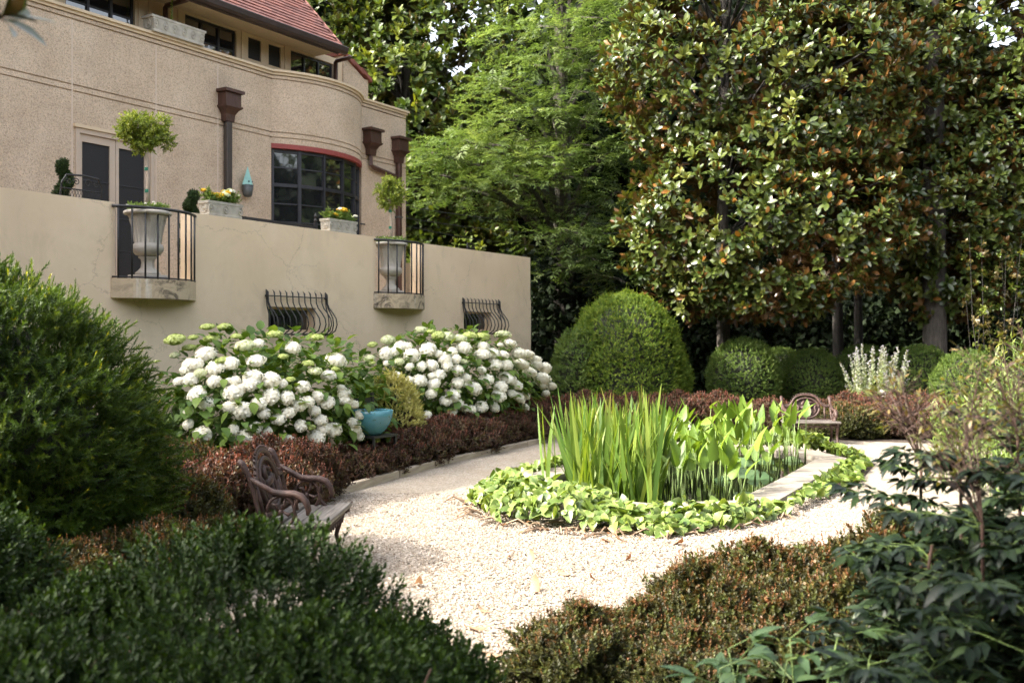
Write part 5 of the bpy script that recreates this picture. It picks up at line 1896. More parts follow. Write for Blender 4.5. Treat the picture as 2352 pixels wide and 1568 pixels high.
# ---- pale sage behind the far bench
sg = thing('pale_sage', 'pale silvery sage with upright spires behind the far bench', 'plant', (rx(2012) * 17.9, 17.9, 0))
P, D_, TK = [], [], []
st = MB()
r_ = np.random.default_rng(500)
for i in range(64):
    a = r_.uniform(0, 2 * pi); rr0 = r_.uniform(.02, .22)
    out = r_.uniform(.15, .62)
    hgt = r_.uniform(.7, 1.62) * (1.08 - .35 * out)
    b0 = Vector((rr0 * cos(a), rr0 * sin(a), 0)); tp = Vector((out * cos(a), out * sin(a), hgt))
    mid = b0.lerp(tp, .5) + Vector((cos(a), sin(a), 0)) * .06
    pts = [b0, mid, tp]
    st.tube(pts, [.006, .005, .002], 4)
    for q in np.linspace(.15, 1, int(42 * hgt)):
        p = b0.lerp(mid, q * 2) if q < .5 else mid.lerp(tp, q * 2 - 1)
        for _ in range(3):
            g_ = r_.uniform(0, 6.28)
            P.append(p); D_.append((cos(g_), sin(g_), .6)); TK.append(max(0, q - .62) * 2.4)
st.build('stems', MAT['greentwig'], sg, kind='stuff')
sl_ = leaf2(.07, .034, .2); sl_.tip[:] = 1
inst('foliage', scatter('foliage', sl_, np.array(P), np.array(D_), r_.uniform(.6, 1.1, len(P)) * (1 - .35 * np.clip(np.array(TK), 0, 1)), MAT['sage'], 501, tipk=np.array(TK)), sg, kind='stuff')
go = thing('stone_ornament', 'small weathered grey ornament standing among the pale sage', 'ornament', (rx(2030) * 17.55, 17.55, 0), .4)
MB().lathe([(.10, 0), (.09, .05), (.05, .08), (.045, .55), (.08, .6), (.08, .63)], 12).build('post', MAT['stone'], go, True)
MB().tube([(-.12, 0, .66), (-.05, 0, .69), (.03, 0, .70), (.06, 0, .78), (.065, 0, .87), (.10, 0, .885), (.14, 0, .875)], [.015, .05, .055, .03, .026, .028, .005], 8).build('figure', MAT['stone'], go, True)

# ---- ivy round the pond
IV_OUT = [(8.3, -5.0), (7.7, -4.4), (7.55, -3.6), (7.85, -2.75), (8.7, -2.2), (9.6, -1.95), (11.5, -1.85), (13.6, -1.95), (14.6, -2.6), (14.9, -4), (14.5, -5.3), (13, -5.5), (10.8, -5.5), (9.2, -5.4)]
IV_OUT = [(a - .12 if a < 9 else a, o) for a, o in IV_OUT]
iv = thing('ivy_border', 'broad band of yellow green ivy circling the stone edged pond', 'ivy', (0, 0, 0))
r_ = np.random.default_rng(510)
n = 42000
A = r_.uniform(7.3, 15.2, n); O_ = r_.uniform(-6.2, -1.6, n)
inn = offs(INNER, .27)
ok = inside(IV_OUT, A, O_) & ~inside(inn, A, O_)
A, O_ = A[ok], O_[ok]
def dist_poly(poly, A, O_):
    best = np.full(len(A), 1e9)
    for i in range(len(poly)):
        a = np.array(poly[i]); b = np.array(poly[(i + 1) % len(poly)])
        ab = b - a
        tt = np.clip(((A - a[0]) * ab[0] + (O_ - a[1]) * ab[1]) / ab.dot(ab), 0, 1)
        best = np.minimum(best, np.hypot(A - a[0] - tt * ab[0], O_ - a[1] - tt * ab[1]))
    return best
dout = dist_poly(IV_OUT, A, O_)
din = dist_poly(inn, A, O_)
wob = lumps(np.stack([A, O_, A * 0], 1), 511, freq=2.5)
keep = (dout > .10 * (1 + 3 * wob))
# the right and front edge of the coping stays bare
bare = (din < .17 + .10 * wob) & ((O_ > -2.9) & (A > 9.2)) | (din < .22) & (A < 9.4) & (O_ < -2.5) & (O_ > -3.5) | (din < .12) & (O_ < -4.6) & (A > 9.0) & (A < 10.2)
keep &= ~bare
A, O_, dout, din, wob = A[keep], O_[keep], dout[keep], din[keep], wob[keep]
sel = r_.permutation(len(A))[:4200]
A, O_, dout, din, wob = A[sel], O_[sel], dout[sel], din[sel], wob[sel]
hmax = np.clip(np.sqrt(np.clip(dout, 0, 1) / .35), .15, 1) * (.22 + .10 * wob + .05) * np.clip(.55 + dout, .5, 1)
hmax = hmax * np.where((O_ > -2.75) | ((A < 9.2) & (O_ > -3.5)), .72, 1.0)
Z = hmax * r_.uniform(.5, 1.0, len(A)) + .035
Z = np.where((din < .12), np.maximum(Z, ZC + .02), Z)
W3 = np.array([pc(a, o) for a, o in zip(A, O_)]); W3[:, 2] = Z
cxy = np.array(pc(*cen))
outd = W3 - cxy; outd[:, 2] = 0; outd /= np.linalg.norm(outd, axis=1, keepdims=True)
edge = np.clip(1 - dout / .35, 0, 1)[:, None]
nrm = np.array((0, 0, 1.0)) * (1.1 - edge * .7) + outd * (.25 + edge * .8) + r_.normal(size=W3.shape) * .38
D_ = outd * .6 + r_.normal(size=W3.shape) * .7 + np.array((0, 0, -.35))
heart = [leaf_long(.108, .10, [(-.12, .35), (.02, .9), (.28, 1.0), (.62, .62), (1, 0)], curve=cv, fold=fd, rimv=.0) for cv, fd in ((.5, .2), (.9, .1), (.3, .35))]
for h in heart:
    h.tip[:] = [0 if i % 3 == 0 else .45 for i in range(len(h.tip))]


def oriented(D_, nrm):
    D_ = D_ / np.linalg.norm(D_, axis=1, keepdims=True)
    y = nrm - D_ * (nrm * D_).sum(1, keepdims=True); y /= np.linalg.norm(y, axis=1, keepdims=True) + 1e-9
    return np.stack([np.cross(y, D_), y, D_], 2)


def scatter_R(name, ts, pos, R, mat, tint, tipk, seed=0):
    r = np.random.default_rng(seed)
    VV, FF, TI, TP, b = [], [], [], [], 0
    wh = r.integers(0, len(ts), len(pos))
    for k, t in enumerate(ts):
        ix = np.where(wh == k)[0]
        if not len(ix): continue
        v = np.einsum('nij,kj->nki', R[ix], t.v) + pos[ix][:, None, :]
        m = len(t.v)
        VV.append(v.reshape(-1, 3)); FF.append((t.f[None] + (np.arange(len(ix)) * m)[:, None, None] + b).reshape(-1, 3))
        TI.append(np.repeat(tint[ix], m)); TP.append((t.tip[None] * tipk[ix][:, None]).ravel()); b += len(ix) * m
    return tri_mesh(name, np.vstack(VV), np.vstack(FF), mat, np.concatenate(TI), np.concatenate(TP))


R3 = oriented(D_, nrm) * r_.uniform(.45, 1.08, len(W3))[:, None, None]
score = -W3[:, 1] + Z * 3 + np.where(W3[:, 0] > 3.2, -3, 0)
order = np.argsort(-score)
big, rest_ = order[:290], order[290:]
vm = []
for k in range(6):
    l = heart[k % 3]
    vm.append(tri_mesh('leaf', l.v, l.f, MAT['ivy'], np.full(len(l.v), (.1, .3, .45, .6, .8, .95)[k]), l.tip * (.2, 1, .6, 1.4, .3, 1)[k]))
for i in big:
    inst('leaf', vm[r_.integers(0, 6)], iv, Matrix([[*R3[i][a], W3[i][a]] for a in range(3)] + [[0, 0, 0, 1]]))
inst('foliage', scatter_R('foliage', heart, W3[rest_], R3[rest_], MAT['ivy'], r_.random(len(rest_)), r_.uniform(.1, 1.3, len(rest_)), 5), iv, kind='stuff')
stm = MB()
for i in range(420):
    a = r_.uniform(7.3, 9.3); o = r_.uniform(-5.2, -2.1)
    if not inside(IV_OUT, np.array([a]), np.array([o]))[0] or dist_poly(IV_OUT, np.array([a]), np.array([o]))[0] > .3: continue
    p = pc(a, o); q = p + Vector((r_.uniform(-.25, .25), r_.uniform(-.25, .1), 0))
    stm.tube([(p.x, p.y, .03), ((p.x + q.x) / 2, (p.y + q.y) / 2, r_.uniform(.03, .09)), (q.x, q.y, .02)], [.008, .009, .005], 4)
stm.build('runners', MAT['deadstem'], iv, kind='stuff')
# soil strip under the ivy
flat('ivy_bed', [tuple(pc(*x))[:2] for x in offs(IV_OUT, -.03)], .017, MAT['mulch'])
n = 260
a_ = r_.uniform(7.2, 9.4, n); o_ = r_.uniform(-5.6, -1.7, n)
dd = dist_poly(IV_OUT, a_, o_)
kk = dd < .14
LTP = np.array([pc(a, o) for a, o in zip(a_[kk], o_[kk])]); LTP[:, 2] = r_.uniform(.022, .05, len(LTP))
dl = leaf_long(.085, .034, PR_MAG, curve=.9, fold=.4)
tag(inst('leaf_litter', scatter('leaf_litter', dl, LTP, np.stack([r_.normal(size=len(LTP)), r_.normal(size=len(LTP)), r_.normal(size=len(LTP)) * .25], 1), r_.uniform(.5, 1.1, len(LTP)), MAT['deadleaf'], 77, hint=(0, 0, 1)), None), 'scraps of dry leaves along the front foot of the ivy', kind='stuff')

# ---- iris blades
ir = thing('iris_clump', 'tall clump of upright yellow green blades in the near end of the pond', 'plant', pc(9.7, -3.9))
r_ = np.random.default_rng(520)
blades = []
for k in range(12):
    Lh = 1.0
    cv = (.05, .12, .2, .3, .08, .45, .15, .02, .9, .25, .1, .6)[k]
    l = leaf_long(Lh, .040, [(0, .75), (.15, .95), (.4, 1), (.65, .85), (.85, .5), (.95, .22), (1, 0)], curve=cv, fold=.12)
    l.tip[:] = [max(0, t - .8) * 5 * (k % 3 == 0) for t, _ in [(0, .75), (.15, .95), (.4, 1), (.65, .85), (.85, .5), (.95, .22), (1, 0)] for _q in range(3)]
    blades.append(tri_mesh('blade', l.v, l.f, MAT['iris'], np.full(len(l.v), (.2, .5, .7, .35, .9, .6, .45, .8, .75, .3, .55, .95)[k]), l.tip))
base = Vector(ir.location)
extraM = []
for i in range(800):
    if i < 5:
        a, o = 9.5 + r_.uniform(-.1, .1), -4.66 + r_.uniform(-.06, .06)
    else:
        a, o = r_.uniform(8.9, 10.5), r_.uniform(-4.6, -3.1)
        q_ = pc(a, o)
        if not .150 * 1.0 > q_.x / q_.y > .058: continue
        if not inside(offs(INNER, -.04), np.array([a]), np.array([o]))[0]: continue
    p = pc(a, o)
    hgt = r_.uniform(.38, 1.0) * (1.06 if o < -3.6 else .88)
    if i < 5: hgt = r_.uniform(.9, 1.0)
    if i % 20 == 7: hgt = r_.uniform(1.05, 1.2)
    k = r_.integers(0, 12)
    if k in (8, 11) and i % 3: k = 4
    M = Matrix.Translation(Vector((p.x, p.y, .03)) - base) @ Matrix.Rotation(r_.uniform(0, 6.28), 4, 'Z') @ Matrix.Rotation(r_.normal() * .16, 4, 'X') @ Matrix.Rotation(r_.normal() * .13, 4, 'Y') @ Matrix.Diagonal((r_.uniform(.75, 1.25), 1, hgt, 1))
    M = M if k not in (8, 11) else M @ Matrix.Diagonal((.6, hgt, 1, 1))
    if len(ir.children) < 280:
        inst('blade', blades[k], ir, M)
    else:
        extraM.append((k, M))
V_, F_, b_ = [], [], 0
for k, M in extraM:
    me = blades[k]
    V_ += [M @ v.co for v in me.vertices]; F_ += [[b_ + q for q in p.vertices] for p in me.polygons]; b_ += len(me.vertices)
inst('inner_blades', tri_mesh('inner_blades', np.array(V_), np.array(F_), MAT['iris'], np.repeat(r_.random(len(extraM)) * .8, len(blades[0].vertices)), np.zeros(len(V_))), ir, kind='stuff')

# ---- broad-leaved water plants
pk = thing('water_plant_clump', 'clump of pointed bright green leaves on slender stalks filling the far side of the pond', 'plant', pc(11.8, -3.6))
base = Vector(pk.location)
pkm = []
for k in range(8):
    l = leaf_long(.24, .105, [(0, .25), (.1, .85), (.28, 1), (.6, .7), (.85, .3), (1, 0)], curve=(.1, .3, .5, .2, .7, .15, .4, 1.1)[k], fold=.25)
    s_ = stemT(1.0, .006)
    pkm.append((tri_mesh('leaf', l.v, l.f, MAT['pick'], np.full(len(l.v), (.2, .5, .7, .35, .9, .6, .45, .8)[k]), l.tip), (.1, .15, .3, .5)[k % 4]))
stk = MB().tube([(0, 0, 0), (0, 0, .5), (0, 0, 1)], [.007, .006, .005], 5).mesh('stalk', MAT['greentwig'], True)
cnt = 0
for i in range(800):
    a, o = r_.uniform(9.1, 13.6), r_.uniform(-4.8, -2.7)
    if not inside(offs(INNER, -.05), np.array([a]), np.array([o]))[0]: continue
    q_ = pc(a, o)
    if q_.x / q_.y < .15 and a < 11.2: continue
    cnt += 1
    if cnt > 215: break
    p = pc(a, o)
    hgt = r_.uniform(.22, .52) * (1.25 if a > 11.5 else .95)
    ti = Matrix.Rotation(r_.uniform(0, 6.28), 4, 'Z') @ Matrix.Rotation(abs(r_.normal()) * .16, 4, 'X')
    B = Matrix.Translation(Vector((p.x, p.y, .03)) - base) @ ti
    s_ = inst('stalk', stk, pk, B @ Matrix.Diagonal((1, 1, hgt, 1)))
    m_, tl = pkm[r_.integers(0, 8)]
    sc = r_.uniform(.8, 1.3)
    inst('leaf', m_, pk, B @ Matrix.Translation((0, 0, hgt * .985)) @ Matrix.Rotation(r_.uniform(-.5, .5), 4, 'Z') @ Matrix.Rotation(r_.uniform(-.1, .5), 4, 'X') @ Matrix.Scale(sc, 4))
sp = T(*[(lambda l: (l.v, l.f))(leaf2(.03, .02))][0])
for (x, y) in ((1585, 985), (1470, 1010)):
    q = at(x, y, 12.6 if x > 1500 else 11.5)
    pp = np.array([(r_.normal() * .008, r_.normal() * .008, z) for z in np.linspace(-.08, .08, 26)])
    o_ = inst('flower_spike', scatter('flower_spike', leaf2(.025, .02), pp, r_.normal(size=(26, 3)) + np.array((0, 0, .3)), 1, MAT['white'], 3), pk, Matrix.Translation(q - base))
    MB().tube([(q.x, q.y, .05), (q.x, q.y, q.z + .05)], .005, 4).build('flower_stalk', MAT['greentwig'], pk, M=Matrix.Translation(-base))
wl_ = thing('water_lily', 'large round blue green lily leaves at the right side of the pond', 'plant', pc(11.2, -3.2))
base = Vector(wl_.location)
def padmesh(seed):
    r = np.random.default_rng(seed)
    vs = [(0, 0, .0)]
    for k in range(21):
        a = .2 + (2 * pi - .4) * k / 20
        vs.append((cos(a) * (1 + r.normal() * .03), sin(a) * (1 + r.normal() * .03), .12 + .08 * sin(a * 3 + seed)))
    return tri_mesh('pad', np.array(vs), np.array([(0, k, k + 1) for k in range(1, 21)]), MAT['pad'], np.full(22, r.random()), np.zeros(22))
for k, (x, y, Y, s, tilt) in enumerate(((1703, 1075, 10.9, .14, .9), (1745, 1100, 11.2, .14, .5), (1790, 1085, 12.2, .15, .35), (1820, 1062, 12.8, .13, .4), (1755, 1062, 12.3, .12, .3), (1660, 1105, 11.0, .10, .3))):
    q = at(x, y, Y)
    inst('pad', padmesh(k), wl_, Matrix.Translation(q - base) @ Matrix.Rotation(tilt, 4, 'X') @ Matrix.Rotation(k * 1.3, 4, 'Z') @ Matrix.Scale(s, 4))
    MB().tube([(q.x, q.y + .05, .03), (q.x, q.y + .01, q.z + .002)], .006, 4).build('stalk', MAT['greentwig'], wl_, M=Matrix.Translation(-base))

# ---- nandina at the right edge
nt_ = thing('nandina_shrub', 'tall airy nandina shrub with dark pointed leaflets and thin red stalks at the right edge', 'shrub', (2.1, 3.2, 0))
r_ = np.random.default_rng(600)
PR_N = [(0, .1), (.2, .75), (.42, 1), (.72, .6), (1, 0)]
NL = [leaf_long(.074, .025, PR_N, curve=c, fold=.2) for c in (.2, .5, .9)]
caneM, leafP, leafD, leafN, leafS = MB(), [], [], [], []
youngP, youngD, youngN = [], [], []
base = Vector(nt_.location)
tw = MB()


def frond(p, d, ln):
    """compound leaf: a wiry stalk with side stalks carrying leaflets"""
    d = d.normalized()
    e = p + d * ln + Vector((0, 0, -.12 * ln))
    tw.tube([p, p.lerp(e, .5) + Vector((0, 0, .04 * ln)), e], [.0022, .0018, .001], 3)
    for k in range(4):
        f = .35 + .2 * k
        q = p.lerp(e, f) + Vector((0, 0, .04 * ln * (1 - abs(f - .5))))
        for s in (-1, 1):
            sd = (d * .7 + d.cross(Vector((0, 0, 1))).normalized() * s * .9 + Vector((0, 0, r_.normal() * .25))).normalized()
            l2 = ln * .38 * (1.1 - f * .6)
            tw.tube([q, q + sd * l2], [.0014, .0008], 3)
            for m in range(3):
                c = q + sd * l2 * (.4 + .3 * m)
                for s2 in ((-1, 1) if m < 2 else (0, 1, -1)):
                    dd = (sd * (1.0 if s2 == 0 else .7) + sd.cross(Vector((0, 0, 1))).normalized() * s2 * .8 + Vector((0, 0, -.25 + r_.normal() * .25)))
                    leafP.append(c - base); leafD.append(dd); leafN.append(Vector((r_.normal() * .35, r_.normal() * .35, 1))); leafS.append(r_.uniform(.75, 1.3))


CANES = [(1.62, 3.35, 1.08), (1.85, 3.0, 1.12), (2.05, 3.45, 1.22), (2.15, 2.9, 1.2), (2.35, 3.3, 1.3), (1.75, 3.7, 1.1), (2.0, 3.9, 1.2), (2.4, 3.8, 1.3), (2.55, 3.1, 1.28), (1.5, 3.0, .92), (1.95, 2.7, 1.02), (2.3, 2.6, 1.1),
         (1.6, 2.75, .8), (2.65, 3.6, 1.32), (2.7, 4.2, 1.34), (2.2, 4.3, 1.24), (1.36, 3.3, .86), (1.28, 2.95, .66), (1.45, 3.65, .95), (1.8, 3.3, 1.12), (2.2, 3.15, 1.2), (2.45, 2.75, 1.15), (1.7, 4.1, 1.1), (2.45, 4.5, 1.3), (1.75, 2.5, .8)]
for (x, y, h) in CANES:
    h *= 1.0 if x < 1.7 else 1.1
    b0 = Vector((x, y, 0)); tp = Vector((x + r_.normal() * .1, y + r_.normal() * .1, h * .95))
    caneM.tube([b0 - base, b0.lerp(tp, .5) + Vector((r_.normal() * .02, 0, 0)) - base, tp - base], [.011, .009, .006], 6)
    for k in range(13):
        f = .34 + .66 * k / 12
        p = b0.lerp(tp, f)
        a = k * 2.4 + r_.normal() * .4
        d = Vector((cos(a), sin(a), .35 + r_.normal() * .2))
        frond(p, d, r_.uniform(.22, .42) * (1.1 - .3 * f))
    # old flower panicle rising above the leaves
    if h > 1.0:
        for q in range(6):
            t0 = tp; ax = Vector((r_.normal() * .35 - .12, r_.normal() * .3, 1)).normalized()
            ln = r_.uniform(.22, .46)
            e = t0 + ax * ln
            pn = [t0, t0.lerp(e, .5), e]
            caneM.tube([v - base for v in pn], [.004, .003, .0015], 4)
            for k in range(9):
                f = .25 + .75 * k / 9
                a = k * 2.1 + r_.normal()
                sd = (ax * .6 + Vector((cos(a), sin(a), .1))).normalized()
                l2 = ln * .5 * (1.15 - f)
                p0 = t0.lerp(e, f)
                caneM.tube([p0 - base, p0 + sd * l2 - base], [.0022, .0013], 3)
                for m in range(3):
                    c = p0 + sd * l2 * (.4 + .3 * m)
                    s3 = (sd + Vector((r_.normal(), r_.normal(), r_.normal())) * .6).normalized()
                    caneM.tube([c - base, c + s3 * l2 * .4 - base], [.0014, .0009], 3)
                    if r_.random() < .75:
                        youngP.append(c + s3 * l2 * .3 - base); youngD.append(s3); youngN.append(Vector((0, r_.normal() * .5, 1)))
caneM.build('canes', MAT['redtwig'], nt_, kind='stuff')
tw2 = MB(); tw2.v = [tuple(Vector(v) - base) for v in tw.v]; tw2.f = tw.f
tw2.build('leaf_stalks', MAT['greentwig'], nt_, kind='stuff')
LP, LD, LN, LS = np.array(leafP), np.array(leafD), np.array(leafN), np.array(leafS)
R3 = oriented(LD, LN) * LS[:, None, None]
sc_ = -(LP[:, 1]) + r_.random(len(LP)) * .6 + LP[:, 2] * .4
order = np.argsort(-sc_)
big, rest_ = order[:290], order[290:]
vm = [tri_mesh('leaflet', NL[k % 3].v, NL[k % 3].f, MAT['nandina'], np.full(len(NL[k % 3].v), (.1, .4, .6, .85, .3)[k]), NL[k % 3].tip) for k in range(5)]
for i in big:
    inst('leaflet', vm[r_.integers(0, 5)], nt_, Matrix([[*R3[i][a], LP[i][a]] for a in range(3)] + [[0, 0, 0, 1]]))
inst('foliage', scatter_R('foliage', NL, LP[rest_], R3[rest_], MAT['nandina'], r_.random(len(rest_)), np.zeros(len(rest_)), 2), nt_, kind='stuff')
YP, YD, YN = np.array(youngP), np.array(youngD), np.array(youngN)
inst('young_leaflets', scatter_R('young_leaflets', [leaf_long(.045, .012, PR_N, curve=.4)], YP, oriented(YD, YN) * .9, MAT['nandina_young'], r_.random(len(YP)), np.zeros(len(YP)), 3), nt_, kind='stuff')

# ---- peonies in the lower right corner
PL = [leaf_long(.115, .036, PR_LAN, curve=c, fold=.25) for c in (.4, .9)]
pm = [tri_mesh('leaf', PL[k % 2].v, PL[k % 2].f, MAT['peony'], np.full(len(PL[k % 2].v), (.2, .5, .7, .9)[k]), PL[k % 2].tip) for k in range(4)]
for (x, y, h, lb) in ((.70, 3.55, .50, 'leafy peony plant with lance leaves at the bottom edge, leftmost of its row'), (.88, 3.6, .52, 'peony plant with a bent bud stalk, second from the left at the bottom edge'),
                      (1.04, 3.62, .58, 'upright peony plant below the barberry, third from the left at the bottom edge'), (1.2, 3.5, .52, 'peony plant nearest the nandina at the bottom right'), (.80, 3.3, .42, 'peony plant closest to the viewer at the bottom edge')):
    t = thing('peony_plant', lb, 'plant', (x, y, 0), 0, 'peony plants at the bottom right')
    for q in range(2):
        lean = Vector((r_.normal() * .10, r_.normal() * .08, h))
        MB().tube([(0, 0, 0), lean * .5 + Vector((.01, 0, 0)), lean], [.006, .005, .003], 5).build('stem', MAT['greentwig'], t, True)
        for k in range(6):
            f = .35 + .13 * k
            a = k * 2.4 + q + r_.normal() * .3
            p = lean * f
            d = Vector((cos(a), sin(a), .45)).normalized()
            e = p + d * .10
            MB().tube([p, e], [.003, .002], 4).build('leaf_stalk', MAT['greentwig'], t)
            for s in (-1, 0, 1):
                dd = d + d.cross(Vector((0, 0, 1))).normalized() * s * .75 + Vector((0, 0, r_.normal() * .15))
                F = oriented(np.array([dd]), np.array([(r_.normal() * .2, r_.normal() * .2, 1)]))[0] * r_.uniform(.8, 1.25)
                inst('leaf', pm[r_.integers(0, 4)], t, Matrix([[*F[a_], e[a_]] for a_ in range(3)] + [[0, 0, 0, 1]]))

# ---- tall bright perennials at the right edge
LL = [leaf_long(.10, .020, PR_LAN, curve=c, fold=.2, tipv=0) for c in (.5, 1.0)]
for (x, Y, h, nst, lb) in ((2352, 9.6, 1.60, 40, 'tall bright perennial with narrow leaves at the right edge of the view'), (2285, 10.4, 1.22, 30, 'shorter bright perennial with narrow leaves left of the tall one'), (2195, 11.6, .92, 26, 'low bright perennial below the rightmost boxwood balls')):
    t = thing('leafy_perennial', lb, 'plant', (rx(x) * Y, Y, 0), 0, 'bright perennials at the right edge')
    P, D_, TK = [], [], []
    st = MB()
    for i in range(nst):
        a = r_.uniform(0, 6.28); r0 = r_.uniform(0, .28)
        b0 = Vector((r0 * cos(a), r0 * sin(a), 0)); tp = b0 * 1.5 + Vector((r_.normal() * .06, r_.normal() * .06, h * r_.uniform(.72, 1.02)))
        st.tube([b0, b0.lerp(tp, .5), tp], [.006, .005, .002], 4)
        for q in np.linspace(.1, 1, 40):
            p = b0.lerp(tp, q); g_ = r_.uniform(0, 6.28)
            P.append(p); D_.append((cos(g_), sin(g_), .7 + q * .5)); TK.append(max(0, q - .85) * 5 * (i % 3 == 0))
    st.build('stems', MAT['greentwig'], t, kind='stuff')
    LL[0].tip[:] = 1; LL[1].tip[:] = 1
    inst('foliage', scatter('foliage', LL, np.array(P), np.array(D_), r_.uniform(.6, 1.2, len(P)), MAT['lance'], 610 + int(x), tipk=np.array(TK)), t, kind='stuff')

# ---- small plants in the beds
for (x, y, Y, s, lb) in ((1262, 905, 17.6, 1.0, 'low hosta-like plant between the hydrangea and the yew dome'), (1705, 940, 18.6, 1.2, 'patch of low green leaves in front of the nearest boxwood ball')):
    t = thing('leafy_plant', lb, 'plant', (rx(x) * Y, Y, 0))
    t.scale = (s, s, s)
    n = 60
    a = r_.uniform(0, 6.28, n)
    P = np.stack([np.cos(a) * .15, np.sin(a) * .15, r_.uniform(.05, .3, n)], 1)
    D_ = np.stack([np.cos(a), np.sin(a), r_.uniform(.1, 1, n)], 1)
    inst('foliage', scatter('foliage', [leaf_long(.26, .10, PR_OV, curve=.9, fold=.2)], P, D_, r_.uniform(.6, 1.1, n), MAT['hydleaf'], 620, hint=(0, 0, 1)), t, kind='stuff')

# ---- fallen leaves on the gravel
DL = [leaf_long(.15, .062, PR_MAG, curve=c, fold=f) for c, f in ((1.2, .5), (.6, .3), (1.8, .7))]
dm = [tri_mesh('fallen_leaf', DL[k % 3].v, DL[k % 3].f, MAT['deadleaf'], np.full(len(DL[k % 3].v), (.1, .55, .9, .3)[k]), DL[k % 3].tip) for k in range(4)]
FALL = [((1103, 1400), 'small upright brown leaf on the gravel above the curled one'), ((1111, 1436), 'large curled brown leaf on the near gravel'), ((1230, 1353), 'pale tan leaf standing on the gravel beside the barberry tips'),
        ((1298, 1317), 'thin ochre leaf lying on the gravel above the barberry'), ((1357, 1328), 'small orange leaf on the gravel just above the barberry'), ((1127, 1499), 'orange brown leaf at the foot of the nearest barberry'),
        ((1220, 1284), 'thin pale leaf lying alone in mid gravel'), ((1170, 1283), 'tiny ochre leaf in mid gravel'), ((828, 1220), 'small orange leaf on the gravel beside the left bench'),
        ((1395, 1239), 'tan leaf at the front foot of the ivy'), ((1424, 1242), 'dark brown leaf at the front foot of the ivy beside a tan one'), ((1552, 1245), 'orange brown leaf at the front right foot of the ivy'),
        ((1444, 1283), 'pale leaf on the gravel between ivy and barberry'), ((1338, 1219), 'light tan leaf half under the ivy front'), ((962, 1343), 'orange leaf on the gravel beside the dark hedge twigs'), ((905, 1092), 'small dry leaf lying on the timber edging')]
for k, ((x, y), lb) in enumerate(FALL):
    p = gnd(x, y, .03)
    o = inst('fallen_leaf', dm[k % 4], None, Matrix.Translation(p) @ Matrix.Rotation(r_.uniform(0, 6.28), 4, 'Z') @ Matrix.Rotation(radians(-95 + r_.uniform(-20, 10)), 4, 'X') @ Matrix.Translation((0, .012, -.07)) @ Matrix.Scale(1.3 * (.55, 1.15, .85, .75, .5, .95, .7, .4, .5, .8, .8, .95, .6, .7, .7, .5)[k], 4))
    tag(o, lb, 'leaf', 'fallen leaves on the gravel')


